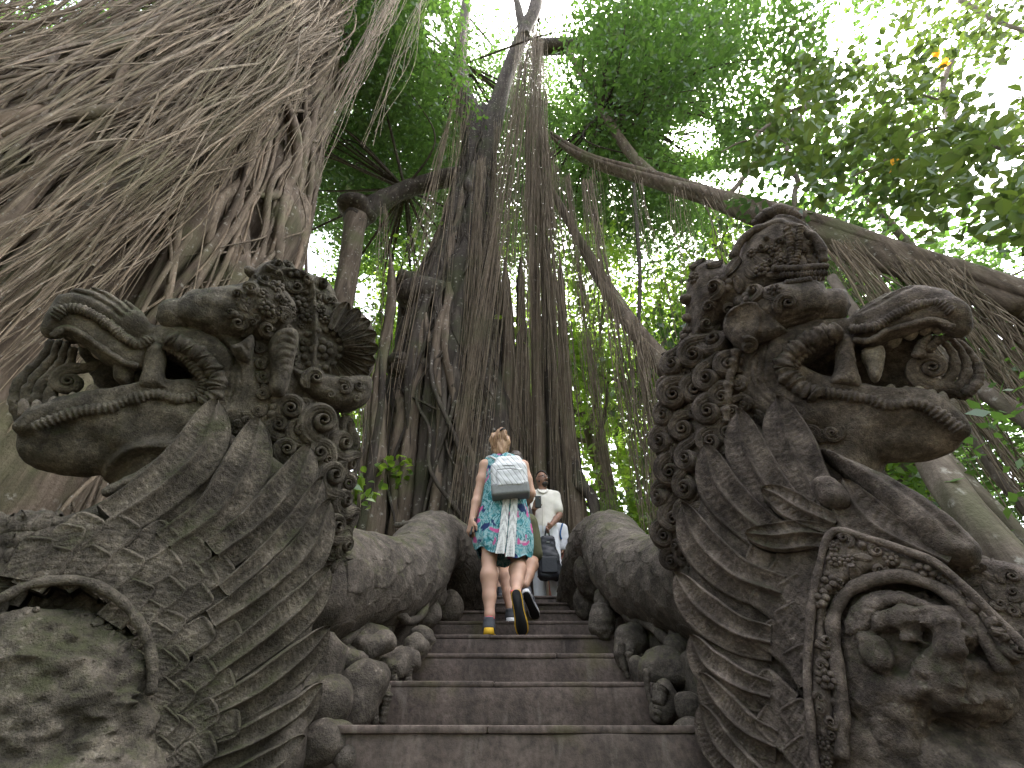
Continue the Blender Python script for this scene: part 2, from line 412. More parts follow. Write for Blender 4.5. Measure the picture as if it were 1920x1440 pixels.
M['leaf_big'] = leaf_mat('broad_leaf', [(.030, .055, .016), (.040, .075, .018), (.058, .098, .02), (.075, .110, .022), (.05, .085, .02)], .28, (.16, .23, .035))
M['leaf_orange'] = leaf_mat('withered_orange_leaf', [(.50, .22, .02), (.60, .30, .03)], .5, (.8, .4, .05))
def plain(name, c, rough=.7, spec=.3, nscale=0, bump=.2, var=.25):
    m, t = mat(name)
    if nscale:
        g = N(t, 'ShaderNodeNewGeometry'); n = noise(t, g.outputs['Position'], nscale, 4)
        cc = mixc(t, n, tuple(q*(1-var) for q in c), tuple(min(1, q*(1+var)) for q in c))
        finish(t, cc, rough, n, bump, .004, spec)
    else: finish(t, c, rough, None, spec=spec)
    return m
# ================================================================ setting
def block(lo, hi, r=.008, amp=.002, seed=0, step=.05):
    """one worn stone block: subdivided box, rounded edges, slight unevenness"""
    lo = np.asarray(lo, float); hi = np.asarray(hi, float); g = np.random.default_rng(seed)
    nn = np.clip(np.ceil((hi-lo)/step).astype(int), 2, 24)
    ax = [np.unique(np.r_[lo[k], lo[k]+r, np.linspace(lo[k]+r, hi[k]-r, nn[k]), hi[k]-r, hi[k]]) for k in range(3)]
    V = []; Fc = []; n = 0
    for k in range(3):
        u, w_ = (k+1) % 3, (k+2) % 3
        A, B = np.meshgrid(ax[u], ax[w_], indexing='ij')
        for sgn in (0, 1):
            p = np.zeros(A.shape+(3,)); p[..., u] = A; p[..., w_] = B; p[..., k] = hi[k] if sgn else lo[k]
            f = grid_faces(*A.shape)
            V.append(p.reshape(-1, 3)); Fc.append((f[:, ::-1] if sgn else f)+n); n += A.size
    v = np.concatenate(V); c = np.clip(v, lo+r, hi-r); d = v-c
    v = c+norm(d)*r*(np.linalg.norm(d, axis=1, keepdims=True) > 1e-9)
    k = g.normal(size=(5, 3))*9; ph = g.random(5)*6
    v = v+amp*np.sin(v@k.T+ph).sum(1, keepdims=True)*norm(v-(lo+hi)/2)
    f = np.concatenate(Fc)
    return v, f[:, ::-1]
ZR, YT, Y0S, XS = .155, .46, 1.9, .045      # riser, tread, first visible edge, stair axis
NST = 7; ZD = ZR*NST; GZ = -.85
def ground_h(x, y):
    s = 1/(1+np.exp(-(y-7.5)*1.6)); s2 = 1/(1+np.exp(-(np.hypot(x, y)-60)*.08))
    return GZ+s*1.75+.12*np.sin(x*.7+1)*np.cos(y*.6)*(.3+s)+s2*6
gx = np.concatenate([np.linspace(-600, -40, 20), np.linspace(-36, 36, 73), np.linspace(40, 600, 20)])
gy = np.concatenate([np.linspace(-300, -20, 14), np.linspace(-16, 40, 70), np.linspace(45, 900, 30)])
A, B = np.meshgrid(gx, gy, indexing='ij')
def soil_mat():
    m, t = mat('leaf_litter_soil'); g = N(t, 'ShaderNodeNewGeometry'); P = g.outputs['Position']
    n1 = noise(t, P, .8, 5); n2 = noise(t, P, 14, 5, .7)
    c = ramp(t, n2, [(.3, (.035, .026, .018)), (.55, (.09, .065, .042)), (.75, (.15, .115, .07))])
    c = mixc(t, ramp(t, n1, [(.48, 0.0), (.62, .8)]), c, (.05, .075, .022))
    finish(t, c, .9, n2, .8, .05); return m
M['soil'] = soil_mat()
gf = grid_faces(len(gx), len(gy))
gv = np.stack([A, B, ground_h(A, B)], -1).reshape(-1, 3)
obj('ground', (gv, gf), M['soil'], kind='structure')

stairs = bpy.data.objects.new('stairs', None); col.objects.link(stairs); stairs.location = (XS, Y0S, GZ); stairs['kind'] = 'structure'
HW = .56
for i in range(-5, NST+1):
    z = ZR*i; y = Y0S+YT*i; g = np.random.default_rng(100+i)
    cuts = [-HW-.1]+([g.uniform(-.1, .34)] if i % 3 == 1 else [])+[HW+.1]
    for a, b in zip(cuts[:-1], cuts[1:]):
        dy = g.uniform(-.002, .002)
        obj('riser_stone', block((XS+a+.0005, y+.006+dy, z-ZR-.03), (XS+b-.0005, y+.30, z-.022), .003, .0012, int(g.integers(999))), M['step'], stairs)
    cuts = [-HW-.1]+sorted(g.uniform(-.3, .3, 1).tolist())+[HW+.1]
    last = i == NST
    for a, b in zip(cuts[:-1], cuts[1:]):
        obj('tread_slab', block((XS+a+.0006, y+g.uniform(-.006, .006), z-.0215), (XS+b-.0006, y+YT+.05, z+g.uniform(-.003, .002)),   .006, .0016, int(g.integers(999))), M['step'], stairs)
obj('bridge_deck', block((XS-1.2, Y0S+YT*NST+YT+.06, ZD-.5), (XS+1.2, 8.2, ZD-.006), .01, .001, 3, .2), M['step'], kind='structure')
obj('stair_core', box((XS-.9, Y0S-2.0, GZ-.3), (XS+.9, Y0S+YT*NST+.4, GZ-.02)), M['step'], kind='structure')
# ================================================================ carved stone dragons
from mathutils.bvhtree import BVHTree
from mathutils import Quaternion
def sd_line(s, pts, x, z):
    """distance and arc length to a polyline in (X,Z) on the SDF's 2-D grid"""
    X, Z = np.meshgrid(x, z, indexing='ij'); D = np.full(X.shape, 9., np.float32); S_ = np.zeros_like(D); acc = 0
    for (ax, az), (bx, bz) in zip(pts[:-1], pts[1:]):
        ex, ez = bx-ax, bz-az; L = math.hypot(ex, ez)+1e-9
        t = np.clip(((X-ax)*ex+(Z-az)*ez)/L**2, 0, 1); d = np.hypot(X-ax-ex*t, Z-az-ez*t)
        m = d < D; D = np.where(m, d, D); S_ = np.where(m, acc+t*L, S_); acc += L
    return D, S_
def carve(s, pts, wid, dep, Yc, freq=0, rib=0):
    """groove (dep>0) or ridge (dep<0) drawn along a line on the front; ribs across it when freq"""
    pts = np.asarray(pts); m = wid*3+.02
    i, x, y, z = s.sub((pts[:, 0].min()-m, -9, pts[:, 1].min()-m), (pts[:, 0].max()+m, 9, pts[:, 1].max()+m))
    D, A = sd_line(s, pts, x[:, 0, 0], z[0, 0, :])
    g = dep*np.exp(-(D/wid)**2)
    if freq: g = g+rib*np.cos(A*freq*2*np.pi)*np.clip(1.4-D/wid, 0, 1)
    fm = np.clip((Yc-s.y)/.05, 0, 1)[None, :, None]
    s.f[i] += (g[:, None, :]*fm).astype(np.float32)
# ---- shared small carved pieces (unit size, facing -Y)
def spiral_mesh(turns=2.1, tail=1.3, ridges=3, bend=.5):
    b = math.log(7.5)/(turns*2*np.pi); a = np.linspace(0, turns*2*np.pi, 64); r = .1*np.exp(b*a)
    p = np.stack([r*np.cos(a), r*np.sin(a)], 1); wd = .445*r; hh = .52-.26*(r/.75)
    if tail:
        T = norm(p[-1]-p[-2]); k = np.linspace(0, 1, 22)[1:]; ang = math.atan2(T[1], T[0])+bend*np.sin(k*np.pi*1.2)
        step = np.stack([np.cos(ang), np.sin(ang)], 1)*tail/21
        p = np.vstack([p, p[-1]+np.cumsum(step, 0)]); wd = np.r_[wd, wd[-1]*(1-.5*k**1.5)]; hh = np.r_[hh, hh[-1]*(1-.75*k)]
    n = len(p); T = norm(np.gradient(p, axis=0)); Nn = np.stack([-T[:, 1], T[:, 0]], 1)
    t = np.linspace(-1, 1, 11); H = hh[:, None]*(.55+.45*np.sqrt(np.maximum(0, 1-t**2)))[None]+.035*np.cos(t*np.pi*ridges)[None]*np.clip(wd/.2, .2, 1)[:, None]
    XZ = p[:, None]+Nn[:, None]*(wd[:, None]*t*1.02)[..., None]
    fr = np.stack([XZ[..., 0], -H, XZ[..., 1]], -1)
    e0 = fr[:, :1].copy(); e0[..., 1] = .25; e1 = fr[:, -1:].copy(); e1[..., 1] = .25
    v = np.concatenate([e0, fr, e1], 1); nn = v.shape[1]
    cap = np.vstack([ [0, -.46, 0] ])
    return v.reshape(-1, 3), grid_faces(n, nn)
CURL = make_mesh('curl', *spiral_mesh(2.1, 1.5, 4))
SCROLL = make_mesh('scroll', *spiral_mesh(1.6, 0.5, 2, .3))
SNAIL = make_mesh('knob', *spiral_mesh(2.4, 0, 3))
def rosette_mesh():
    m = MB(); m.add(ellipsoid((0, -.1, 0), (.34, .34, .34), 10, 6))
    for k in range(7):
        a = k*2*np.pi/7; m.add(ellipsoid((.62*math.cos(a), 0, .62*math.sin(a)), (.33, .25, .33), 8, 6))
    return m.get()
ROS = make_mesh('rosette', *rosette_mesh())
def leaflet_mesh():
    v, f = ribbon([(0, -1), (.12, -.2), (0, .5), (-.15, 1)], lambda s: .5*(math.sin(math.pi*min(1, s*.9+.1))**.7)+.02,
                  lambda S, T: .28*(1-T**2*.8)*(1-.4*S)-.08*np.exp(-(T/.15)**2), 0, .2, 12, 9)
    return v, f
LEAFLET = make_mesh('leaflet', *leaflet_mesh())
BEAD = make_mesh('bead', *ellipsoid((0, 0, 0), (1, 1, 1), 10, 7))
for q in (CURL, SCROLL, SNAIL, ROS, LEAFLET, BEAD): q.materials.append(None)
SURF = []
def surf(vf): SURF.append(BVHTree.FromPolygons(vf[0].tolist(), vf[1].tolist())); return vf
def on_surf(px, py):
    best = None; d = Vector(ray(px, py)).normalized()
    for b in SURF:
        h = b.ray_cast(Vector((0, 0, 0)), d)
        if h[0] is not None and (best is None or h[3] < best[3]): best = h
    return best
def piece(name, me, px, py, Y, rpx, mt, parent, ang=0, flip=1, dy=0, sy=1.0, free=False):
    """a carved piece standing proud of the stone surface at that place"""
    h = None if free else on_surf(px, py); q = None
    c = at(px, py, Y); r = rpx*pxm(px, py, Y)
    if h is not None:
        c = np.array(h[0]); r = rpx*pxm(px, py, c[1]); n = h[1] if h[1].dot(h[0]) < 0 else -h[1]
        n = (n+Vector((0, -.5, 0))).normalized(); q = Vector((0, -1, 0)).rotation_difference(n) @ Quaternion((0, 1, 0), ang)
        c = c+np.array(n)*r*(.22 if me is CURL else .10)
    o = bpy.data.objects.new(name, me); col.objects.link(o)
    o.parent = parent; o.matrix_parent_inverse = root_matrix(parent).inverted() @ XF
    o.location = (c[0], c[1]+dy, c[2]); o.rotation_euler = q.to_euler() if q is not None else (random.uniform(-.12, .12), ang, random.uniform(-.12, .12))
    o.scale = (r*flip, r*sy, r)
    o.material_slots[0].link = 'OBJECT'; o.material_slots[0].material = mt
    return o
def inside(p, poly):
    c = False; n = len(poly)
    for i in range(n):
        (x1, y1), (x2, y2) = poly[i], poly[(i+1) % n]
        if (y1 > p[1]) != (y2 > p[1]) and p[0] < (x2-x1)*(p[1]-y1)/(y2-y1)+x1: c = not c
    return c
def scatter(poly, Y, n, r0, r1, mt, parent, seed, kinds=((SCROLL, 'scroll'), (SCROLL, 'scroll'), (ROS, 'rosette'), (LEAFLET, 'leaflet'), (BEAD, 'bead')), sy=1.0):
    g = random.Random(seed); xs = [p[0] for p in poly]; ys = [p[1] for p in poly]; done = []
    for k in range(n*30):
        if len(done) >= n: break
        p = (g.uniform(min(xs), max(xs)), g.uniform(min(ys), max(ys))); r = g.uniform(r0, r1)
        if not inside(p, poly) or any(math.hypot(p[0]-q[0], p[1]-q[1]) < .78*(r+q[2]) for q in done): continue
        done.append((*p, r)); me, nm = g.choice(kinds)
        Yk = Y(*p) if callable(Y) else Y
        piece(nm, me, p[0], p[1], Yk, r*(.62 if me is BEAD else 1), mt, parent, g.uniform(0, 6.28), g.choice((-1, 1)), 0, sy)
def feather_h(nb, th=.04, rim=.012, bd=.0045):
    def h(S, T):
        a = np.abs(T)
        return (th*(1-.75*a**8)+rim*np.exp(-((a-.9)/.07)**2)+.021*np.exp(-(T/.085)**2)*(1.05-.6*S)-.010*np.exp(-((a-.48)/.3)**2)
                - bd*np.clip(np.sin(2*np.pi*(S*nb-a*1.1)), 0, 1)**1.5*np.clip((a-.1)/.08, 0, 1)*np.clip((.78-a)/.12, 0, 1)*np.clip(S*8, 0, 1)*np.clip((1-S)*7, 0, 1))
    return h
def covert_h(th):
    return lambda S, T: th*(1-.8*np.abs(T)**10)*(1-.5*np.clip((S-.93)/.07, 0, 1))+.0065*np.maximum(np.exp(-((np.abs(T)-.88)/.09)**2), np.exp(-((S-.93)/.05)**2))+.008*np.exp(-((T-.15)/.07)**2)*(1-S)-.002*np.clip(np.sin(2*np.pi*(S*6+T*1.3)), 0, 1)*(np.abs(T) < .75)*(S < .85)
def covert(x, y, r, ang, wpx, Y, mt, parent, b=1.5):
    c, s_ = math.cos(ang), math.sin(ang); sp = P2([(x-r*b*c, y+r*b*s_), (x-r*.3*c+3, y+r*.3*s_+2), (x+r*.85*c, y-r*.85*s_)], Y); W = wpx*pxm(x, y, Y)
    w_ = lambda s: W*(.9+.1*s)*(1 if s < .7 else max(0, 1-((s-.7)/.3)**3)**.5)+.002
    return obj('covert', ribbon(sp, w_, covert_h(.012), Y, .08, 40, 21, 0), mt, parent)
def feather(name, pts, wpx, Y, mt, parent, nb=17, tilt=.0, base=.75, th=.055, thick=.10, mx=.5, bd=.0045):
    sp = P2(pts, Y); mid = pts[len(pts)//2]; W = wpx*1.0*pxm(mid[0], mid[1], Y)
    def w_(s):
        a = base+(1-base)*min(1, s/mx); b = 1 if s < mx else max(0, 1-((s-mx)/(1-mx))**2.3)**.6
        return W*a*b+.003
    return obj(name, ribbon(sp, w_, feather_h(nb, th, .016, bd), Y, thick, 72, 31, tilt), mt, parent)
def plate(name, poly, Y, half, Rr, mt, parent, vox=.009, lines=(), n=60, rough=.004, mouth=None):
    """a carved pillow of stone with drawn ridges and grooves: lines = (px points, width, depth[, freq, rib])"""
    P = cr(P2(poly, Y-half*.55), n, True); lo = P.min(0)-.03; hi = P.max(0)+.03
    s = SDF((lo[0], Y-half-.05, lo[1]), (hi[0], Y+half+.05, hi[1]), vox)
    s.poly(P, Y, half, Rr, 0)
    for L in lines: carve(s, cr(P2(L[0], Y), 30), L[1], L[2], Y, *L[3:])
    if rough: s.rough(rough, 14, len(poly)); s.rough(rough*.5, 40, 3)
    return obj(name, surf(s.mesh()), mt, parent)
def rope(name, pts, Y, rpx, mt, parent, n=60, rib=0, freq=0, flat=1.0, taper=None, seg=10):
    sp = even(cr([at(p[0], p[1], p[2] if len(p) > 2 else Y) for p in pts], 80), n)
    r = rpx*pxm(*pts[len(pts)//2][:2], Y); rr = np.full(n, r)
    if taper: rr *= np.interp(np.linspace(0, 1, n), *taper)
    gq = np.random.default_rng(int(abs(pts[0][0])*7+abs(pts[0][1]))); tq = np.linspace(0, 1, n)
    for j in range(1, 6): rr *= 1+.05*np.sin(2*np.pi*tq*j*2.3+gq.uniform(0, 6.28))
    if n > 20: sp = sp+gq.normal(size=3)*r*.05*np.sin(tq*37+gq.uniform(0, 6))[:, None]
    if freq: rr *= 1+rib*np.cos(np.arange(n)/n*freq*2*np.pi)
    return obj(name, tube(sp, rr, seg, flat), mt, parent)
def tooth(pts, Y, r0, mt, parent, name='tooth', flat=.8):
    sp = cr([at(p[0], p[1], Y) for p in pts], 14); r = r0*pxm(*pts[0], Y)
    k = np.linspace(0, 1, 14)
    return obj(name, tube(sp, r*np.sqrt(np.maximum(.02, 1-k**2.2)), 10, flat), mt, parent)
def scale_mesh():
    u = np.linspace(0, 1, 9); t = np.linspace(-1, 1, 9); U, T = np.meshgrid(u, t, indexing='ij')
    Wd = .56*np.where(u < .45, .82+.18*u/.45, np.sqrt(np.maximum(0, 1-((u-.45)/.56)**2.4)))[:, None]
    H = .05+.17*U*(1-.35*T**2)+.07*np.exp(-((U-.9)/.12)**2)*(1-T**2)
    fr = np.stack([T*Wd, U-.1, H], -1)
    lo = np.stack([T*Wd*.98, U-.1, U*0-.15], -1)
    f = grid_faces(9, 9); n = 81
    e = np.concatenate([np.arange(9), np.arange(1, 9)*9+8, 72+np.arange(7, -1, -1), np.arange(7, 0, -1)*9]); e2 = np.roll(e, -1)
    return np.vstack([fr.reshape(-1, 3), lo.reshape(-1, 3)]), np.vstack([f, np.stack([e, e+n, e2+n, e2], 1)])[:, ::-1]
SCALE = make_mesh('scale', *scale_mesh()); SCALE.materials.append(None)
def naga_body(parent, pts, radii, mt, rows, ring, seed, cracks=()):
    p = even(cr(path(pts), 120), 110); k = np.linspace(0, 1, len(radii)); r = np.interp(np.linspace(0, 1, 110), k, radii)
    g = np.random.default_rng(seed)
    fl = lambda th, s: 1+.02*np.sin(3*th+9*s)+.015*np.sin(7*th-23*s)+.012*np.sin(41*s+2*th)
    v, f = tube(p, r, 40, 1.0, True, fl); b = obj('body', (v, f), mt, parent)
    T = norm(np.gradient(p, axis=0)); cnt = 0
    L = np.r_[0, np.cumsum(np.linalg.norm(np.diff(p, axis=0), axis=1))]; ln = L[-1]/rows
    for a in range(rows):
        q = (a+.3)*ln; c = np.array([np.interp(q, L, p[:, j]) for j in range(3)]); t = norm(np.array([np.interp(q, L, T[:, j]) for j in range(3)])); rad = np.interp(q, L, r)
        side = norm(np.cross(t, np.array([0, 0, 1.]))); up = np.cross(side, t)
        for m in range(ring):
            th = 2*np.pi*(m+.5*(a % 2))/ring; nrm = math.cos(th)*up+math.sin(th)*side
            pos = c+nrm*rad*1.0
            if np.dot(nrm, norm(-pos)) < -.12: continue
            o = bpy.data.objects.new('scale', SCALE); col.objects.link(o); o.parent = b
            o.matrix_parent_inverse = root_matrix(b).inverted()
            wv = np.cross(t, nrm)
            ww = 2*np.pi*rad/ring*1.02
            Mx = Matrix(((wv[0], t[0], nrm[0], pos[0]), (wv[1], t[1], nrm[1], pos[1]), (wv[2], t[2], nrm[2], pos[2]), (0, 0, 0, 1)))
            j = g.uniform(.92, 1.08)
            o.matrix_basis = Mx @ Matrix.Diagonal((ww*j, ln*1.6*j, .07*g.uniform(.8, 1.2), 1))
            o.material_slots[0].link = 'OBJECT'; o.material_slots[0].material = mt; cnt += 1
    return b
YW, YH = 1.90, 2.42
HEAD_L, WING_L, HEAD_R, WING_R = (32, 20), (32, 0), (-32, 20), (-32, 0)

# ---------------------------------------------------------------- left dragon
SL = M['stone']
DL = thing('dragon_statue', 'weathered mossy stone dragon on the left, its open jaws turned left', 'statue', (-1.6, 2.1, GZ))
# head: silhouette, mouth cut in, cheek and lips built up
set_frame(*HEAD_L); SURF.clear()
def build_head_left():
    sil = P2([(102, 628), (104, 600), (117, 574), (138, 557), (167, 553), (206, 563), (240, 582), (266, 604), (290, 624), (340, 618), (420, 606), (500, 585), (570, 600), (590, 700), (570, 800), (510, 850),
              (430, 900), (340, 970), (245, 975), (203, 925), (193, 890), (170, 878), (130, 873), (98, 868), (70, 858), (50, 838), (43, 818), (58, 800), (90, 783), (130, 700)], YH-.12)
    lo, hi = sil.min(0)-.06, sil.max(0)+.06
    s = SDF((lo[0], YH-.42, lo[1]), (hi[0], YH+.32, hi[1]), .0075)
    s.poly(cr(sil, 110, True), YH, .22, .18, 0)
    mouth = P2([(30, 775), (70, 660), (96, 629), (125, 619), (165, 635), (200, 662), (238, 689), (264, 701), (285, 668), (310, 655), (340, 676), (364, 706), (372, 724), (350, 721), (300, 719), (255, 729), (195, 740), (130, 756), (70, 780)], YH-.10)
    s.poly(cr(mouth, 90, True), YH, .3, 0, .02, 'd', YH-.6, YH+.10)
    def ch(pts, Y, rp, k=.03, mode='u'):
        p = even(cr(path([(q[0], q[1], Y) for q in pts]), 60), 26)
        s.chain(p, np.interp(np.linspace(0, 1, 26), np.linspace(0, 1, len(rp)), rp), k, mode)
    ch([(292, 630), (345, 640), (395, 655), (432, 685), (446, 720), (440, 760), (410, 783), (350, 784), (295, 770)], YH-.13, (.045, .085, .10, .105, .10, .085, .05), .04)
    ch([(99, 620), (120, 602), (155, 612), (190, 636), (222, 660), (250, 672), (272, 663), (290, 646)], YH-.16, (.04, .05, .055, .055, .05, .04), .02)   # upper lip roll
    ch([(124, 590), (150, 574), (184, 580), (217, 595), (250, 614)], YH-.14, (.04, .058, .058, .045), .03)                                              # nose ridge
    ch([(52, 799), (90, 782), (150, 765), (210, 757), (270, 743), (330, 733), (372, 725)], YH-.15, (.035, .045, .05, .05, .045, .03), .02)             # lower lip roll
    ch([(380, 592), (440, 590), (500, 580)], YH-.17, (.10, .115, .12), .02)
    ch([(78, 826), (110, 834), (150, 838), (190, 836)], YH-.08, (.045, .07, .08, .08), .05)
    for d in (0, 10, 20): carve(s, cr(P2([(300, 628-d*.2), (360, 634+d*.3), (410, 655+d*.2), (440, 692), (452-d, 730), (444-d, 765), (412-d, 788-d*.4)], YH), 40), .006, .012, YH)
    for d in (0, 14, 28): carve(s, cr(P2([(150-d*.2, 548+d), (195-d*.4, 556+d), (235-d*.5, 580+d*.8), (262-d*.5, 606+d*.6)], YH), 30), .007, .014, YH)
    carve(s, cr(P2([(200, 925), (230, 875), (280, 848), (340, 845)], YH), 24), .02, -.03, YH)
    s.rough(.003, 16, 2); s.rough(.0022, 45, 3)
    return s.mesh()
hl = obj('head', surf(build_head_left()), SL, DL)
def eye_horn(parent, a, b, rp, rings, mt):
    A_, B_ = at(*a), at(*b); k = np.linspace(0, 1, 40); r = rp*pxm(*a)
    prof = np.sqrt(np.clip(1-np.clip((.16-k)/.16, 0, 1)**2.4, .02, 1))*(1+.12*k+.03*np.sin(k*9))
    h = obj('eye_horn', surf(tube(A_+(B_-A_)*k[:, None], r*prof, 28)), mt, parent)
    for q in rings:
        c = A_+(B_-A_)*q; d = norm(B_-A_); u = norm(np.cross(d, (0, 0, 1.))); v = np.cross(u, d); t = np.linspace(0, 2*np.pi, 33)
        obj('horn_ring', tube(c+(r*1.10)*(np.cos(t)[:, None]*u+np.sin(t)[:, None]*v), r*.13, 8, 1, False), mt, h)
eye_horn(hl, (294, 594, YH-.17), (480, 588, YH-.13), 32, (.48, .58, .66), SL)
# ribbed bands along both lips
rope('lip_band', [(312, 648), (345, 668), (375, 700), (384, 722), (372, 740), (335, 748), (290, 739), (250, 749), (210, 763), (160, 770), (110, 782), (66, 802)], YH-.222, 10, SL, hl, 260, .14, 46, 1.0)
rope('lip_band', [(318, 636), (360, 655), (395, 685), (408, 715), (400, 742), (380, 756)], YH-.240, 15, SL, hl, 150, .12, 19)
rope('lip_band', [(102, 594), (125, 578), (160, 583), (200, 606), (235, 634), (262, 646), (285, 634)], YH-.222, 9, SL, hl, 170, .12, 30)
rope('lip_edge', [(98, 629), (125, 615), (160, 631), (195, 655), (232, 679), (258, 686)], YH-.22, 6, SL, hl, 50)
# the pillar of lip between mouth and mouth corner
plate('lip_pillar', [(258, 728), (263, 690), (270, 655), (285, 640), (304, 645), (310, 665), (310, 700), (318, 722), (326, 732)], YH-.19, .055, .04, SL, hl, .007)
for p, r in (((134, 622), 12), ((161, 638), 13), ((188, 660), 14)): tooth([(p[0], p[1]-12), (p[0]-1, p[1]+2), (p[0]-2, p[1]+14)], YH-.14, r, M['pale'], hl)
plate('fang', [(206, 668), (225, 668), (252, 680), (250, 700), (240, 722), (222, 717), (210, 706), (208, 690)], YH-.15, .05, .035, M['stone'], hl, .007)
for p, r in (((174, 735), 13), ((138, 750), 12), ((102, 758), 12), ((70, 764), 10), ((45, 762), 9)): tooth([(p[0], p[1]+16), (p[0], p[1]), (p[0]-2, p[1]-15)], YH-.12, r, M['pale'], hl)
# tongue and flame scrolls at the front of the mouth
piece('tongue_scroll', CURL, 132, 716, YH-.10, 32, SL, hl, .3, -1, 0, .9, True)
for k, q in enumerate([[(62, 806), (38, 778), (30, 742), (46, 706), (78, 674), (98, 638)], [(80, 802), (56, 772), (52, 740), (68, 708), (96, 676), (112, 638)], [(98, 796), (76, 764), (74, 736), (90, 708), (114, 680), (126, 642)], [(114, 790), (96, 760), (96, 736), (110, 710), (130, 686), (138, 652)]]):
    rope('flame', q, YH-.03-.02*k, 10, SL, hl, 40, taper=([0, .3, 1], [1.2, 1.1, .6]))
# jewelled crown behind the eye
pl_crown = [(420, 590), (436, 560), (456, 532), (470, 505), (490, 486), (515, 482), (545, 497), (580, 508), (612, 522), (632, 545), (638, 575), (650, 574), (676, 578), (696, 596), (708, 622), (709, 660), (706, 690), (698, 706),
            (699, 735), (682, 758), (650, 768), (600, 760), (560, 745), (520, 720), (470, 700), (440, 650)]
cw = plate('crown', pl_crown, YH+.02, .19, .12, SL, DL, .009, [([(438, 600), (470, 560), (500, 520), (560, 520), (610, 545), (630, 580)], .012, -.02), ([(510, 540), (550, 535), (575, 555), (580, 600), (580, 680), (570, 740)], .012, -.03)], 90)
for k in range(9):                        # radial fan at the back
    a = R(-62+k*15.5); c0 = (605+38*math.cos(a), 655-38*math.sin(a)); L_ = 103-abs(k-4.5)*2.2
    feather('fan_lobe', [c0, (605+.6*L_*math.cos(a), 655-.6*L_*math.sin(a)), (605+L_*math.cos(a), 655-L_*math.sin(a))], 15, YH-.17, SL, cw, 3, 0, .5, .03, .14)
for k in range(14):
    a = R(k*360/14); piece('bead', BEAD, 603+36*math.cos(a), 655-36*math.sin(a), YH-.2, 6.5, SL, cw)
piece('rosette', ROS, 603, 655, YH-.19, 24, SL, cw)
plate('crown_lobe', [(545, 690), (580, 694), (640, 700), (690, 700), (702, 718), (694, 748), (665, 766), (620, 762), (580, 742), (556, 720)], YH-.14, .09, .05, SL, cw, .008)
for p, r, a in (((592, 710), 26, 0), ((645, 728), 20, 2), ((620, 740), 13, 1), ((672, 722), 13, 4), ((668, 746), 11, 3)): piece('scroll', SCROLL, *p, YH-.22, r, SL, cw, a)
scatter([(425, 575), (455, 535), (490, 490), (530, 488), (600, 520), (632, 560), (660, 585), (640, 600), (600, 600), (560, 600), (520, 620), (470, 620)], YH-.2, 44, 11, 21, SL, cw, 33, sy=1.6)
scatter([(430, 585), (480, 540), (500, 545), (520, 600), (510, 640), (470, 640), (440, 620)], YH-.22, 16, 9, 17, SL, cw, 3)
scatter([(500, 545), (545, 530), (575, 560), (580, 640), (560, 690), (535, 640), (520, 580)], YH-.17, 18, 8, 15, SL, cw, 4)
scatter([(470, 530), (495, 492), (530, 492), (600, 525), (630, 560), (600, 590), (575, 550), (520, 520)], YH-.12, 16, 8, 14, SL, cw, 5)
piece('eye_jewel', BEAD, 530, 594, YH-.27, 8, M['pale'], cw)
piece('eye_ring', SNAIL, 531, 594, YH-.22, 20, SL, cw)
piece('scroll', SCROLL, 446, 604, YH-.3, 22, SL, cw, 2.4)
# ear, hanging ear ornament, beads
plate('ear', [(430, 648), (450, 640), (474, 624), (478, 650), (468, 676), (448, 672)], YH-.26, .05, .035, SL, DL, .007, [([(440, 652), (456, 650), (462, 662)], .006, .012)])
plate('ear_pendant', [(505, 640), (520, 618), (545, 612), (560, 622), (557, 660), (548, 695), (536, 735), (520, 742), (506, 728), (508, 690)], YH-.24, .055, .04, SL, DL, .007,
      [([(512+3*k, 640+14*k), (530, 632+14*k), (552, 640+12*k)], .005, .009) for k in range(6)])
for k, (x, y, r) in enumerate(((516, 750, 10), (513, 764, 8), (511, 777, 10), (509, 790, 8))): piece('bead', BEAD, x, y, YH-.26, r, SL, DL)
for x, y, r, a in ((485, 655, 15, 0), (486, 681, 17, 1), (490, 707, 17, 2), (490, 738, 18, .5), (482, 768, 17, 1.5), (462, 786, 16, 0), (446, 792, 12, 2), (440, 806, 12, 0)): piece('curl', SNAIL, x, y, YH-.25, r, SL, DL, a)
# neck and mane of curls
plate('neck', [(200, 915), (260, 880), (360, 820), (470, 770), (560, 700), (640, 760), (655, 900), (655, 1050), (560, 1200), (300, 1200), (205, 1000)], YH+.03, .24, .2, SL, DL, .012)
plate('mane', [(535, 735), (595, 752), (636, 785), (648, 850), (646, 960), (640, 1070), (620, 1085), (590, 980), (556, 880), (515, 800)], YH+.0, .13, .06, SL, DL, .01)
LC = [(604, 792, 42, 2.5, 1), (638, 832, 32, 2.2, 1), (555, 770, 36, 2.6, 1), (570, 806, 30, 2.2, 1), (615, 862, 24, 2, 1), (622, 894, 36, 2.4, 1), (600, 850, 30, 2.5, -1), (648, 800, 24, 2.2, 1), (650, 870, 26, 2.5, 1),
      (640, 940, 30, 2.2, 1), (628, 985, 30, 2.3, 1), (645, 1020, 26, 2.2, 1), (636, 1060, 24, 2.4, 1), (594, 900, 26, 2, 1), (655, 965, 22, 2.5, -1), (605, 945, 24, 2.2, 1), (532, 800, 26, 2.2, 1), (545, 840, 26, 2.5, 1)]
for x, y, r, a, fl in LC: piece('curl', CURL, x-6, y, YH-.10, r*1.05, SL, DL, a+random.uniform(-.4, .4), fl, 0, 1.4)
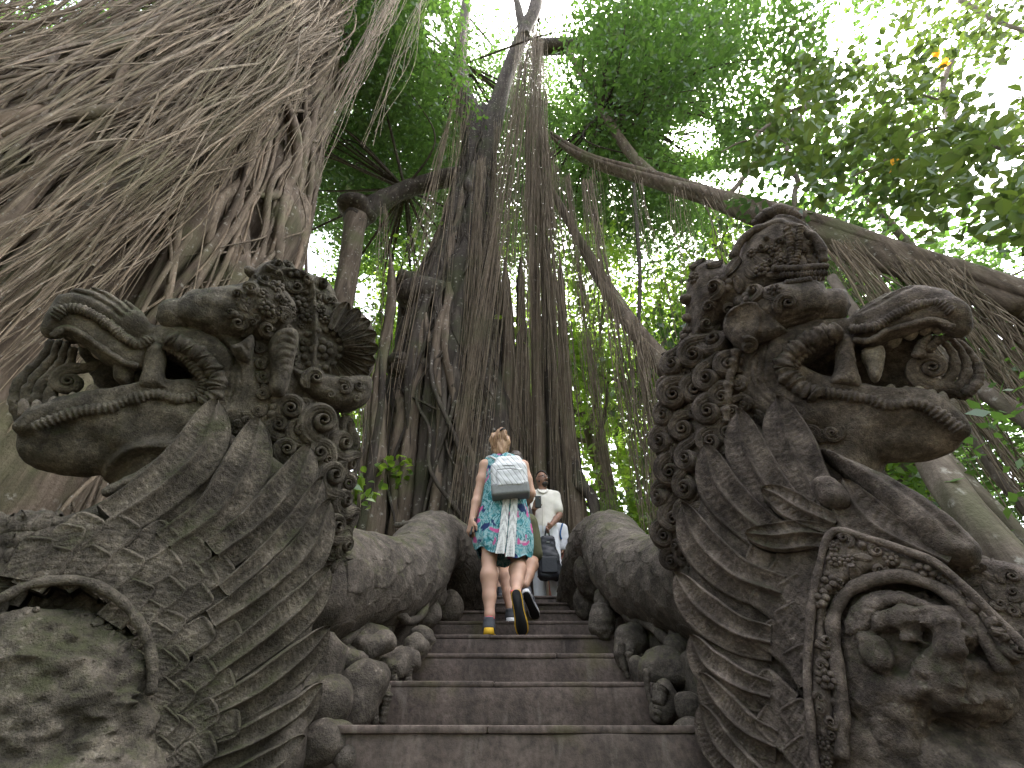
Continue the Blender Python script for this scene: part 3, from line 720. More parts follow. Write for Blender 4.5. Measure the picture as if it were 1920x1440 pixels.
scatter([(535, 745), (600, 760), (645, 790), (656, 850), (654, 960), (648, 1070), (625, 1075), (600, 960), (560, 850), (530, 800)], YH-.1, 26, 18, 27, SL, DL, 31, ((CURL, 'curl'), (SNAIL, 'curl')))
set_frame(*WING_L); SURF.clear()
# wing: long feathers from the inner edge, coverts, shoulder
wl = plate('wing', [(190, 935), (300, 880), (400, 800), (470, 830), (550, 880), (590, 960), (600, 1060), (590, 1170), (575, 1280), (545, 1400), (520, 1500), (-120, 1500), (-120, 1010), (60, 985)], YW+.09, .10, .06, SL, DL, .012, (), 70, .006)
FL = [([(215, 985), (300, 925), (375, 850), (408, 762)], 44), ([(318, 1035), (410, 965), (462, 880), (484, 794)], 42), ([(405, 1050), (490, 985), (552, 910), (578, 845)], 40), ([(425, 1125), (500, 1060), (568, 985), (600, 905)], 32),
      ([(400, 1180), (500, 1112), (578, 1035), (614, 945)], 38), ([(400, 1268), (495, 1200), (575, 1130), (613, 1068)], 36), ([(380, 1350), (480, 1300), (565, 1235), (612, 1180)], 34), ([(370, 1430), (470, 1392), (555, 1340), (597, 1284)], 34),
      ([(370, 1500), (450, 1470), (520, 1430), (565, 1380)], 34)]
for k, (p, wd) in enumerate(FL): feather('feather', p, wd, YW+.005*k-.02, SL, wl, 23, -.024)
CV = [((150, 992), 46, 45), ((215, 1000), 50, 40), ((290, 1010), 50, 35), ((355, 1040), 46, 28), ((92, 1052), 44, 50), ((165, 1052), 46, 42), ((225, 1062), 48, 40), ((300, 1060), 46, 30), ((372, 1085), 44, 25), ((248, 1118), 44, 45),
      ((305, 1112), 46, 38), ((360, 1125), 46, 30), ((425, 1120), 44, 28), ((308, 1175), 44, 45), ((365, 1190), 46, 30), ((420, 1195), 44, 28), ((318, 1240), 42, 40), ((370, 1262), 44, 32), ((408, 1285), 42, 20), ((330, 1305), 42, 40), ((378, 1340), 42, 30),
      ((325, 1370), 42, 42), ((372, 1405), 44, 30), ((420, 1360), 40, 20), ((120, 1010), 40, 50), ((60, 1035), 40, 55), ((402, 1072), 44, 32), ((345, 1080), 44, 34)]
for k, ((x, y), r, a) in enumerate(CV):
    covert(x, y, r, R(a+random.uniform(-5, 5)), r*.62, YW-.028-.00016*(480-x)-random.uniform(0, .006), SL, wl)
for k, (x, y, a) in enumerate([(20, 1100, 62), (72, 1078, 60), (128, 1072, 55), (182, 1082, 50), (228, 1108, 46), (262, 1148, 44), (286, 1196, 42), (296, 1246, 40), (300, 1300, 40), (300, 1356, 40), (292, 1410, 42), (345, 1425, 36), (-20, 1130, 64)]):
    covert(x, y, 40, R(a), 27, YW-.062-.0004*k, SL, wl, .9)
rope('wing_ridge', [(-60, 1150), (0, 1124), (50, 1098), (115, 1088), (166, 1093), (216, 1118), (250, 1152), (276, 1198), (286, 1250), (284, 1300)], YW-.105, 9, SL, wl, 70)
rope('wing_ridge', [(195, 925), (270, 885), (345, 830), (395, 770)], YW-.005, 8, SL, wl, 40)
# scaly hind leg swelling out at the lower left, pebbles of carving round it
def blob_mesh(parts, vox, k, rough):
    """parts: (px, py, Y, rx px, ry px of depth, rz px) swollen and fused"""
    C = np.array([at(*q[:3]) for q in parts]); Rr = np.array([[w_*pxm(*q[:3]) for w_ in q[3:6]] for q in parts])
    s = SDF((C-Rr).min(0)-.13, (C+Rr).max(0)+.06, vox)
    for c, r in zip(C, Rr): s.ell(c, r, k)
    for j, (am, fr) in enumerate(rough): s.rough(am, fr, 5+j)
    return s
def leg_mass():
    s = blob_mesh([(70, 1320, YW, 205, 105, 150), (150, 1270, YW, 115, 90, 95), (10, 1245, YW, 130, 90, 88), (225, 1350, YW, 72, 80, 90), (100, 1455, YW-.05, 180, 110, 62)], .01, .03, [(.008, 22), (.007, 48), (.004, 95)])
    return s.mesh()
lg = obj('hind_leg', surf(leg_mass()), SL, DL)
scatter([(20, 1135), (80, 1108), (160, 1110), (215, 1140), (255, 1190), (270, 1240), (225, 1215), (180, 1165), (120, 1145), (50, 1148)], YW-.09, 34, 9, 17, SL, lg, 21, ((BEAD, 'bead'), (SCROLL, 'scroll'), (LEAFLET, 'leaflet')))
for k, p in enumerate([[(-40, 1000), (30, 990), (90, 985), (140, 975)], [(-40, 1030), (20, 1015), (70, 1012), (110, 1005)], [(-50, 1065), (10, 1048), (60, 1040)], [(-50, 1100), (0, 1082), (40, 1070)], [(-40, 975), (20, 985), (60, 975), (110, 968)]]):
    rope('back_fold', p, YW+.02, 19, SL, lg, 30, .06, 5, 1, ([0, .6, 1], [1, 1.1, .5]))
# ---------------------------------------------------------------- right dragon
SR = M['stone_r']
DR = thing('dragon_statue', 'stone dragon on the right with tall carved crown, fangs bared to the right', 'statue', (1.7, 2.1, GZ))
set_frame(*HEAD_R); SURF.clear()
def build_head_right():
    sil = P2([(1597, 598), (1646, 575), (1684, 555), (1725, 549), (1757, 557), (1780, 580), (1794, 610), (1770, 700), (1792, 786), (1803, 812), (1796, 833), (1765, 846), (1722, 848), (1685, 852), (1670, 872), (1668, 900),
              (1690, 960), (1600, 1000), (1500, 900), (1440, 830), (1390, 760), (1380, 680), (1400, 600), (1480, 570), (1560, 590)], YH-.12)
    lo, hi = sil.min(0)-.06, sil.max(0)+.06
    s = SDF((lo[0], YH-.42, lo[1]), (hi[0], YH+.32, hi[1]), .0075)
    s.poly(cr(sil, 110, True), YH, .22, .18, 0)
    mouth = P2([(1492, 688), (1520, 664), (1555, 646), (1600, 632), (1640, 636), (1690, 612), (1740, 600), (1785, 605), (1830, 640), (1840, 740), (1800, 764), (1755, 744), (1700, 734), (1660, 734), (1610, 728), (1565, 718), (1520, 700)], YH-.10)
    s.poly(cr(mouth, 90, True), YH, .3, 0, .02, 'd', YH-.6, YH+.10)
    def ch(pts, Y, rp, k=.03, mode='u'):
        p = even(cr(path([(q[0], q[1], Y) for q in pts]), 60), 26)
        s.chain(p, np.interp(np.linspace(0, 1, 26), np.linspace(0, 1, len(rp)), rp), k, mode)
    ch([(1590, 622), (1530, 628), (1480, 645), (1442, 675), (1428, 712), (1440, 748), (1478, 770), (1530, 780), (1590, 784)], YH-.13, (.045, .085, .10, .105, .10, .085, .05), .04)
    ch([(1600, 632), (1630, 629), (1660, 612), (1700, 597), (1750, 584), (1785, 597), (1797, 619)], YH-.16, (.035, .045, .055, .055, .05, .035), .02)
    ch([(1620, 600), (1660, 586), (1700, 571), (1738, 568), (1762, 580)], YH-.14, (.04, .052, .062, .058, .042), .03)
    ch([(1540, 730), (1580, 742), (1620, 746), (1660, 756), (1715, 754), (1755, 772), (1795, 805)], YH-.15, (.03, .045, .05, .05, .045, .035), .02)
    ch([(1510, 574), (1470, 580), (1430, 590)], YH-.17, (.10, .115, .10), .02)
    ch([(1765, 812), (1735, 816), (1690, 818), (1640, 816)], YH-.08, (.045, .065, .075, .08), .05)
    for d in (0, 10, 20): carve(s, cr(P2([(1560, 612+d*.4), (1500, 622+d*.6), (1450, 645+d*.6), (1418+d, 690), (1416+d, 735), (1445+d, 772-d*.4), (1500, 792-d*.6)], YH), 40), .006, .012, YH)
    for d in (0, 12, 24): carve(s, cr(P2([(1690, 545+d), (1660, 560+d), (1625, 585+d*.7), (1600, 600+d*.5)], YH), 30), .007, .013, YH)
    s.rough(.003, 16, 4); s.rough(.0022, 45, 5)
    return s.mesh()
hr = obj('head', surf(build_head_right()), SR, DR)
eye_horn(hr, (1594, 572, YH-.17), (1430, 582, YH-.13), 32, (.44, .54), SR)
rope('lip_band', [(1575, 632), (1545, 642), (1512, 660), (1486, 690), (1500, 716), (1535, 736), (1580, 740), (1625, 748), (1660, 760), (1712, 756), (1755, 772), (1798, 805)], YH-.222, 10, SR, hr, 260, .14, 44)
rope('lip_band', [(1570, 618), (1535, 630), (1498, 648), (1470, 680), (1474, 702), (1500, 726), (1530, 742)], YH-.240, 16, SR, hr, 160, .12, 20)
rope('lip_band', [(1594, 618), (1642, 612), (1672, 594), (1715, 574), (1755, 568), (1783, 584)], YH-.222, 9, SR, hr, 160, .12, 28)
rope('lip_edge', [(1600, 638), (1632, 638), (1660, 622), (1700, 610), (1750, 600), (1788, 614)], YH-.22, 6, SR, hr, 50)
plate('lip_pillar', [(1573, 632), (1580, 624), (1592, 626), (1600, 640), (1608, 680), (1618, 722), (1600, 728), (1552, 720), (1566, 690)], YH-.19, .055, .04, SR, hr, .007)
plate('fang', [(1612, 656), (1634, 646), (1658, 646), (1662, 670), (1658, 690), (1648, 714), (1637, 712), (1624, 690)], YH-.16, .045, .03, M['pale'], hr, .007)
for p, r in (((1674, 636), 15), ((1706, 622), 15), ((1734, 614), 14), ((1758, 612), 11)): tooth([(p[0], p[1]-14), (p[0], p[1]+2), (p[0]+1, p[1]+16)], YH-.15, r, M['pale'], hr)
for p, r in (((1668, 738), 13), ((1698, 742), 14), ((1722, 740), 14), ((1745, 746), 13), ((1765, 752), 13), ((1785, 765), 13)): tooth([(p[0]-2, p[1]+16), (p[0], p[1]), (p[0]+3, p[1]-18)], YH-.12, r, M['pale'], hr)
piece('tongue_scroll', CURL, 1745, 690, YH-.12, 40, SR, hr, 2.9, 1, 0, .9, True)
for k, q in enumerate([[(1800, 745), (1825, 720), (1832, 690), (1818, 660), (1800, 640)], [(1780, 742), (1805, 715), (1812, 685), (1800, 655), (1780, 632)], [(1760, 728), (1785, 700), (1788, 668), (1772, 645), (1750, 630)], [(1812, 738), (1836, 712), (1838, 680)],
                       [(1738, 655), (1755, 640), (1775, 632), (1790, 618)], [(1722, 668), (1728, 645), (1745, 628)]]):
    rope('flame', q, YH-.07-.018*k, 9, SR, hr, 30, taper=([0, .3, 1], [1.2, 1, .45]))
piece('scroll', SCROLL, 1476, 568, YH-.3, 24, SR, hr, .6)
plate('ear', [(1354, 608), (1369, 577), (1410, 564), (1440, 571), (1462, 601), (1478, 622), (1432, 642), (1420, 645), (1395, 658), (1369, 640)], YH-.22, .07, .045, SR, DR, .007,
      [([(1366, 600), (1400, 580), (1425, 590), (1425, 630)], .008, -.018), ([(1426, 575), (1428, 610), (1424, 642)], .007, .015)])
# tall crown
cr_r = plate('crown', [(1371, 488), (1388, 448), (1414, 425), (1444, 406), (1470, 401), (1500, 410), (1526, 429), (1543, 455), (1545, 500), (1550, 525), (1545, 552), (1500, 565), (1440, 575), (1400, 590), (1360, 610), (1330, 650),
                      (1292, 660), (1280, 600), (1281, 550), (1288, 505), (1304, 488), (1331, 478), (1358, 486)], YH+.02, .20, .13, SR, DR, .009, [([(1375, 484), (1395, 452), (1425, 430), (1470, 428), (1515, 450), (1535, 490)], .014, -.03)], 90)
plate('crown_niche', [(1402, 500), (1408, 470), (1425, 448), (1450, 440), (1475, 452), (1480, 480), (1478, 502)], YH-.12, .05, .03, SR, cr_r, .008)
scatter([(1405, 498), (1412, 462), (1440, 444), (1470, 455), (1478, 500)], YH-.18, 20, 9, 16, SR, cr_r, 6, sy=1.7)
scatter([(1505, 500), (1508, 465), (1525, 450), (1540, 470), (1542, 500)], YH-.14, 9, 6, 9, SR, cr_r, 7)
for q in ([(1476, 425), (1482, 460), (1486, 498)], [(1500, 425), (1498, 460), (1490, 498)]): rope('crown_strap', q, YH-.19, 6, SR, cr_r, 60, .2, 14)
rope('crown_rim', [(1374, 482), (1392, 450), (1420, 430), (1460, 420), (1505, 432), (1536, 458), (1544, 490)], YH-.15, 8, SR, cr_r, 60)
rope('crown_top', [(1412, 420), (1440, 402), (1472, 396), (1500, 408)], YH-.06, 13, SR, cr_r, 40, taper=([0, .5, 1], [.5, 1.1, .5]))
rope('crown_band', [(1448, 503), (1480, 504), (1515, 502), (1552, 500)], YH-.21, 7, SR, cr_r, 40)
rope('crown_band', [(1465, 516), (1490, 515), (1520, 513), (1550, 512)], YH-.21, 6, SR, cr_r, 110, .22, 16)
for k in range(9): piece('bead', BEAD, 1476+k*8, 531-1.2*k, YH-.23, 6.5, SR, cr_r)
for p in ((1430, 486), (1460, 484), (1495, 486), (1520, 490)): piece('crown_leaf', LEAFLET, *p, YH-.2, 17, SR, cr_r, random.uniform(-.4, .4), 1, 0, .6)
scatter([(1295, 500), (1330, 484), (1372, 500), (1400, 500), (1450, 510), (1470, 535), (1440, 560), (1390, 565), (1350, 600), (1330, 640), (1295, 645), (1285, 600), (1286, 540)], YH-.19, 60, 13, 25, SR, cr_r, 8, sy=1.7)
for p in ((1412, 552), (1352, 535)): piece('rosette', ROS, *p, YH-.24, 22, SR, cr_r)
for k in range(6): piece('fan_lobe', LEAFLET, 1440+k*5, 556-k*1, YH-.22, 14, SR, cr_r, -.6+.15*k, 1, 0, .8)
rope('ear_pendant', [(1381, 658), (1370, 700), (1364, 745), (1362, 790)], YH-.24, 8, SR, DR, 60, .18, 6)
plate('neck', [(1400, 640), (1480, 780), (1560, 830), (1670, 880), (1690, 960), (1640, 1150), (1400, 1200), (1270, 1060), (1255, 900), (1280, 760), (1320, 650)], YH+.03, .24, .2, SR, DR, .012)
plate('mane', [(1252, 695), (1280, 660), (1330, 625), (1400, 620), (1425, 760), (1400, 850), (1330, 1000), (1300, 1065), (1258, 1050), (1242, 960), (1242, 800)], YH+.0, .13, .06, SR, DR, .01)
RC = [(1264, 687, 24), (1301, 669, 30), (1342, 652, 32), (1331, 712, 28), (1301, 735, 27), (1262, 744, 30), (1331, 775, 30), (1282, 805, 28), (1247, 828, 27), (1294, 862, 27), (1257, 884, 28), (1330, 830, 26), (1246, 930, 26),
      (1290, 912, 26), (1262, 972, 26), (1243, 1003, 24), (1288, 965, 24), (1362, 812, 24), (1276, 1020, 22), (1250, 780, 24), (1320, 690, 22), (1360, 690, 24), (1352, 745, 24), (1370, 770, 20), (1255, 1050, 20), (1300, 1010, 20)]
for x, y, r in RC: piece('curl', CURL, x+4, y, YH-.12, r*1.15, SR, DR, random.uniform(-.5, .5)+.5, -1, 0, 1.5)
scatter([(1240, 690), (1290, 655), (1350, 632), (1390, 640), (1372, 700), (1360, 800), (1330, 900), (1300, 1050), (1250, 1060), (1234, 950), (1234, 800)], YH-.1, 34, 20, 30, SR, DR, 32, ((CURL, 'curl'), (SNAIL, 'curl')))
for x, y, r in ((1402, 648, 20), (1387, 682, 20), (1389, 722, 20), (1399, 757, 20), (1422, 783, 17), (1520, 815, 20), (1560, 812, 22), (1540, 820, 16)): piece('curl', SNAIL, x, y, YH-.26, r, SR, DR, random.uniform(0, 6))
# wing
set_frame(*WING_R); SURF.clear()
wr = plate('wing', [(1725, 1010), (1640, 930), (1560, 860), (1460, 800), (1400, 830), (1340, 880), (1300, 970), (1290, 1060), (1300, 1170), (1325, 1290), (1350, 1400), (1380, 1500), (2050, 1500), (2050, 1100), (1900, 1050)], YW+.09, .10, .06, SR, DR, .012, (), 70, .006)
FR = [([(1540, 960), (1500, 880), (1472, 815), (1458, 757)], 40), ([(1500, 985), (1440, 920), (1400, 850), (1386, 780)], 38), ([(1480, 1030), (1410, 985), (1350, 920), (1324, 842)], 38), ([(1470, 1120), (1380, 1085), (1312, 1020), (1284, 952)], 38),
      ([(1450, 1210), (1380, 1190), (1310, 1140), (1272, 1080)], 36), ([(1450, 1310), (1390, 1290), (1330, 1250), (1300, 1195)], 34), ([(1460, 1400), (1400, 1370), (1350, 1320), (1318, 1265)], 34), ([(1440, 1480), (1390, 1440), (1345, 1390), (1318, 1322)], 34)]
for k, (p, wd) in enumerate(FR): feather('feather', p, wd, YW+.005*k-.02, SR, wr, 21, .024)
for p, wd in (([(1565, 990), (1500, 960), (1460, 935), (1430, 922)], 26), ([(1775, 1062), (1650, 1000), (1600, 950), (1580, 905)], 42), ([(1585, 1015), (1510, 1005), (1455, 1010), (1400, 1005)], 26)): feather('feather', p, wd, YW-.07, SR, wr, 10, 0, .75, .035)
plate('chest_scroll', [(1535, 838), (1580, 848), (1690, 900), (1765, 948), (1830, 1005), (1848, 1035), (1836, 1060), (1790, 1060), (1730, 1035), (1610, 912)], YW-.02, .10, .05, SR, wr, .009, [([(1560, 850), (1700, 945), (1800, 1030)], .01, .012)])
plate('wing_knob', [(1520, 900), (1550, 888), (1580, 905), (1600, 940), (1570, 955), (1535, 940)], YW-.08, .06, .04, SR, wr, .009)
CVR = [((1495, 1052), 40, 100), ((1486, 1160), 36, 95), ((1498, 1238), 34, 95), ((1494, 1340), 34, 95), ((1440, 1120), 36, 60), ((1450, 1195), 34, 65), ((1440, 1290), 36, 70), ((1445, 1355), 34, 70), ((1500, 1410), 34, 90), ((1430, 1040), 34, 40), ((1540, 960), 34, 60), ((1530, 1010), 32, 70), ((1492, 1108), 36, 85), ((1470, 1075), 36, 60)]
for k, ((x, y), r, a) in enumerate(CVR):
    covert(x, y, r, R(180-a*.6), r*.85, YW-.035-.0003*(x-1430), SR, wr)
# arch of scrollwork framing a carved face below the wing
rope('arch_edge', [(1530, 1450), (1514, 1280), (1519, 1162), (1534, 1069), (1560, 998), (1620, 1008), (1687, 1028), (1762, 1062), (1856, 1146), (1940, 1235)], YW-.125, 7, SR, wr, 90)
rope('arch_inner', [(1578, 1420), (1578, 1330), (1568, 1240), (1562, 1165), (1578, 1122), (1620, 1092), (1676, 1080), (1735, 1092), (1785, 1118), (1820, 1160), (1860, 1220), (1885, 1260)], YW-.105, 12, SR, wr, 90)
ARCH = [(1532, 1430), (1518, 1280), (1524, 1165), (1540, 1072), (1565, 1006), (1685, 1036), (1758, 1070), (1850, 1152), (1925, 1232), (1880, 1240), (1822, 1150), (1780, 1108), (1735, 1082), (1676, 1068), (1615, 1082), (1568, 1116), (1550, 1165), (1558, 1240), (1568, 1330), (1568, 1430)]
plate('arch_panel', ARCH, YW-.06, .06, .02, SR, wr, .01, (), 100)
scatter(ARCH, YW-.09, 95, 11, 22, SR, wr, 11, sy=1.4)
scatter([(1860, 1130), (1920, 1190), (1990, 1290), (1990, 1120), (1850, 1060), (1800, 1065)], YW-.05, 26, 12, 22, SR, wr, 12, ((LEAFLET, 'leaflet'), (SCROLL, 'scroll')), .8)
def face():
    P = lambda x, y, d=0: at(x, y, YW-.03+d)
    Y_ = YW-.03
    s = blob_mesh([(1715, 1200, Y_, 105, 50, 78), (1640, 1250, Y_, 60, 45, 90), (1790, 1290, Y_, 75, 48, 62), (1655, 1330, Y_, 70, 46, 80)], .0075, .04, [])
    s.chain([P(1650, 1165, -.085), P(1700, 1162, -.10), P(1752, 1165, -.095), P(1800, 1178, -.06)], .026, .04)            # brow
    s.chain([P(1742, 1168, -.09), P(1765, 1192, -.115), P(1770, 1212, -.12)], (.024, .03, .036), .035)                    # nose
    s.ell(P(1703, 1192, -.118), (.034, .022, .018), .02, 'd'); s.ell(P(1703, 1194, -.098), (.028, .024, .017), .012)
    s.ell(P(1800, 1192, -.09), (.03, .03, .02), .02, 'd'); s.ell(P(1800, 1194, -.068), (.022, .024, .016), .008)
    s.chain([P(1722, 1250, -.092), P(1760, 1243, -.106), P(1800, 1243, -.09)], .018, .02); s.chain([P(1722, 1266, -.088), P(1765, 1262, -.10), P(1800, 1259, -.085)], .019, .012)
    s.ell(P(1768, 1296, -.07), (.06, .05, .045), .04)                                                                     # chin
    for a in np.linspace(0, 5.6, 14): s.ell(P(1645+16*math.cos(a), 1222+22*math.sin(a), -.088), (.012, .012, .012), .014)  # ear
    s.ell(P(1648, 1222, -.085), (.022, .02, .03), .02)
    s.rough(.006, 26, 3); s.rough(.0045, 60, 4); s.rough(.003, 110, 6); return s.mesh()
fc = obj('carved_face', surf(face()), SR, DR)
for k in range(8):
    rope('hair_lock', [(1592+6*k, 1190-3*k), (1600+10*k, 1150-3*k), (1640+10*k, 1118+2*k), (1690+10*k, 1118+4*k), (1730+9*k, 1135+4*k)], YW-.10-.006*min(k, 7-k), 8, SR, fc, 40, .05, 9)
def shoulder():
    return blob_mesh([(1600, 1350, YW, 50, 38, 70), (1660, 1395, YW, 70, 50, 58), (1740, 1430, YW, 90, 55, 62), (1830, 1480, YW, 110, 60, 75), (1600, 1440, YW, 60, 45, 80)], .01, .04, [(.004, 22), (.003, 60)]).mesh()
obj('carved_shoulder', shoulder(), SR, fc)
for k, p in enumerate([[(1830, 1050), (1880, 1075), (1960, 1120)], [(1840, 1090), (1900, 1125), (1980, 1180)], [(1880, 1180), (1930, 1230), (1980, 1300)], [(1850, 1265), (1900, 1330), (1960, 1420)]]):
    rope('back_fold', p, YW+.03, 22, SR, wr, 30, .06, 5, 1, ([0, .6, 1], [.6, 1.1, 1]))

set_frame(); SURF.clear()
# ---------------------------------------------------------------- the serpent bodies that make the balustrades
naga_body(DL, [(540, 1100, 2.15), (600, 1095, 2.4), (655, 1092, 2.65), (712, 1092, 2.95), (758, 1078, 3.25), (788, 1045, 3.55), (808, 1022, 3.85), (830, 1024, 4.15), (850, 1052, 4.4), (866, 1105, 4.65), (880, 1150, 4.9)],
          (.27, .265, .26, .255, .25, .25, .25, .25, .24, .23, .22), M['body'], 22, 13, 1)
naga_body(DR, [(1400, 1110, 2.15), (1335, 1100, 2.4), (1282, 1096, 2.65), (1226, 1090, 2.95), (1184, 1068, 3.3), (1160, 1040, 3.6), (1146, 1020, 3.9), (1124, 1026, 4.2), (1106, 1058, 4.5), (1094, 1105, 4.75), (1085, 1150, 5.0)],
          (.27, .265, .26, .255, .25, .25, .25, .25, .24, .23, .22), M['body'], 22, 13, 2)
naga_body(DL, [(862, 1150, 5.05), (862, 1090, 5.3), (864, 1045, 5.6), (868, 1032, 6.0), (876, 1050, 6.4), (884, 1085, 6.8)], (.18, .18, .18, .18, .18, .18), M['body'], 12, 13, 3)
naga_body(DR, [(1098, 1150, 5.15), (1100, 1080, 5.35), (1098, 1032, 5.6), (1092, 1022, 6.0), (1086, 1040, 6.4), (1080, 1085, 6.8)], (.18, .18, .18, .18, .18, .18), M['body'], 12, 13, 4)
rope('body_seam', [(742, 985, 3.55), (770, 982, 3.5), (800, 985, 3.52), (822, 1000, 3.55), (832, 1030, 3.6), (834, 1060, 3.66)], 3.6, 5, M['stone'], DL, 40)
rope('body_seam', [(1105, 1000, 3.85), (1110, 1030, 3.75), (1116, 1060, 3.7), (1130, 1085, 3.65)], 3.8, 5, M['stone_r'], DR, 40)
rope('belly_fold', [(640, 1205, 2.42), (666, 1186, 2.5), (700, 1153, 2.62), (725, 1142, 2.75), (748, 1152, 2.85), (769, 1165, 2.98), (790, 1152, 3.1), (804, 1115, 3.25)], 2.8, 9, M['body'], DL, 60)
rope('belly_fold', [(1166, 1140, 3.1), (1182, 1160, 2.95), (1217, 1171, 2.75), (1244, 1196, 2.6), (1290, 1235, 2.4), (1325, 1262, 2.25)], 2.7, 9, M['body'], DR, 60)

# ---------------------------------------------------------------- walls of carved rock under the bodies
def wall(side, mt, label, blobs, strand=()):
    t = thing('balustrade_base', label, 'stone wall', (XS+side*.9, 3.2, GZ))
    s = SDF((min(XS+side*.56, XS+side*1.25), 1.75, GZ-.1), (max(XS+side*.56, XS+side*1.25), 7.2, 1.45), .05)
    for k in range(14):
        y = 2.0+k*.38; zt = max(0, (y-Y0S)/YT*ZR)
        s.rbox((XS+side*.95, y, (zt+.12+GZ)/2), (.24, .26, (zt+.12-GZ)/2), .06, .06)
    s.rough(.03, 9, 5+side); s.rough(.012, 25, 7)
    obj('wall_core', s.mesh(), mt, t)
    for k, parts in enumerate(blobs):
        c = np.array([at(*q[:3]) for q in parts]); r = max(q[3] for q in parts)*pxm(*parts[0][:3])*1.6
        s = SDF(c.min(0)-r, c.max(0)+r, .0085)
        for q, cc in zip(parts, c):
            rr = q[3]*pxm(*q[:3]); s.ell(cc, (rr, rr*.9, rr*q[4]), .025)
        s.rough(.006, 18, k); s.rough(.003, 50, k+3)
        obj('carved_boulder', s.mesh(), mt, t)
    for q in strand: rope('carved_limb', q[0], q[1], q[2], mt, t, 24, taper=([0, 1], [1.1, .7]))
    return t
wall(-1, M['body'], 'rough carved rock footing left of the stairs, rounded boulders under the serpent body',
     [[(678, 1285, 2.15, 46, .95), (705, 1268, 2.2, 26, .9), (665, 1330, 2.12, 42, .9)], [(755, 1240, 2.65, 36, .7), (780, 1215, 2.75, 28, .9), (738, 1255, 2.6, 30, .7)], [(615, 1322, 1.98, 42, 1.0), (632, 1302, 2.0, 26, .8)],
      [(606, 1392, 1.92, 46, .9), (640, 1372, 1.95, 24, .7)], [(790, 1200, 2.95, 24, 1.1)], [(722, 1292, 2.28, 15, 1.2), (712, 1322, 2.24, 17, 1.3)], [(800, 1150, 3.4, 26, 1.2), (812, 1110, 3.6, 26, 1.3)], [(690, 1215, 2.45, 30, .8), (720, 1200, 2.5, 24, .8)],
      [(650, 1240, 2.25, 26, .9)], [(845, 1140, 3.95, 22, 1.4)], [(650, 1420, 1.92, 26, .9)]],
     [([(708, 1300), (700, 1330), (704, 1356)], 2.16, 11), ([(728, 1300), (722, 1330), (716, 1356)], 2.2, 9), ([(768, 1245), (764, 1268), (768, 1285)], 2.6, 9), ([(742, 1248), (738, 1265), (742, 1278)], 2.55, 9)])
wall(1, M['body'], 'rough carved rock footing right of the stairs, rounded boulders under the serpent body',
     [[(1246, 1245, 2.45, 38, .8), (1222, 1262, 2.42, 24, 1.0), (1275, 1262, 2.4, 30, .9)], [(1182, 1198, 2.85, 30, 1.0), (1170, 1225, 2.82, 20, 1.2)], [(1292, 1328, 2.1, 27, .95)], [(1296, 1385, 2.0, 34, .9), (1310, 1420, 1.98, 34, .9)], [(1128, 1165, 3.3, 24, 1.5), (1140, 1130, 3.4, 26, 1.2)],
      [(1105, 1080, 4.1, 30, 1.4)], [(1248, 1305, 2.32, 24, 1.2), (1240, 1335, 2.3, 22, 1.0)], [(1195, 1255, 2.62, 16, 1.5), (1200, 1270, 2.6, 14, 1.2)], [(1270, 1215, 2.45, 24, .9), (1310, 1240, 2.3, 26, .9)], [(1095, 1130, 4.2, 20, 1.6)]],
     [([(1212, 1255), (1214, 1290), (1222, 1326)], 2.3, 6), ([(1238, 1290), (1236, 1320), (1234, 1350)], 2.28, 14), ([(1165, 1205), (1168, 1240), (1178, 1272)], 2.72, 7), ([(1180, 1225), (1186, 1250), (1190, 1275)], 2.68, 8)])
# ================================================================ trees
def wob(n, amp, g, k=3):
    """smooth random walk offsets, n points"""
    t = np.linspace(0, 1, n); o = np.zeros(n)
    for j in range(1, k+1): o += g.normal()*np.sin(2*np.pi*j*t*g.uniform(.4, 1.0)+g.uniform(0, 6.28))/j
    return amp*o
def hang(top, bot, count, spread, r0, r1, g, n=14, seg=4, wav=.05, ragged=.25, spread_top=None):
    """a bundle of hanging root strands between two points"""
    top = np.asarray(top, float); bot = np.asarray(bot, float); t = np.linspace(0, 1, n)
    st = spread if spread_top is None else spread_top
    o = g.normal(size=(count, 2)); P = np.zeros((count, n, 3)); L = 1-ragged*g.random(count)**2
    tt = t[None]*L[:, None]
    for k in range(3): P[..., k] = top[k]+(bot[k]-top[k])*tt
    sp = st+(spread-st)*tt
    P[..., 0] += o[:, :1]*sp; P[..., 1] += o[:, 1:]*sp
    for j in (1, 2, 3):
        ph = g.uniform(0, 6.28, (count, 2)); am = g.normal(size=(count, 2))*wav/j; fr = g.uniform(.5, 1.4, (count, 1))*j
        P[..., 0] += am[:, :1]*np.sin(2*np.pi*fr*tt+ph[:, :1]); P[..., 1] += am[:, 1:]*np.sin(2*np.pi*fr*tt+ph[:, 1:])
    rr = np.exp(g.uniform(np.log(r0), np.log(r1), (count, 1)))*(1-.5*tt)*(1+.15*np.sin(tt*30+o[:, :1]*9))
    return strands(P, rr, seg)
def limb(pts, radii, g=None, seg=16, n=60, lump=.06):
    p = even(cr(path(pts), 120), n); r = np.interp(np.linspace(0, 1, n), np.linspace(0, 1, len(radii)), radii)
    a, b, c = np.random.default_rng(len(pts)*7+int(abs(pts[0][0]))).uniform(0, 6, 3)
    fl = lambda th, s: 1+lump*np.sin(3*th+7*s+a)+lump*.6*np.sin(5*th-11*s+b)+lump*.7*np.sin(23*s+2*th+c)
    return tube(p, r, seg, 1, True, fl)
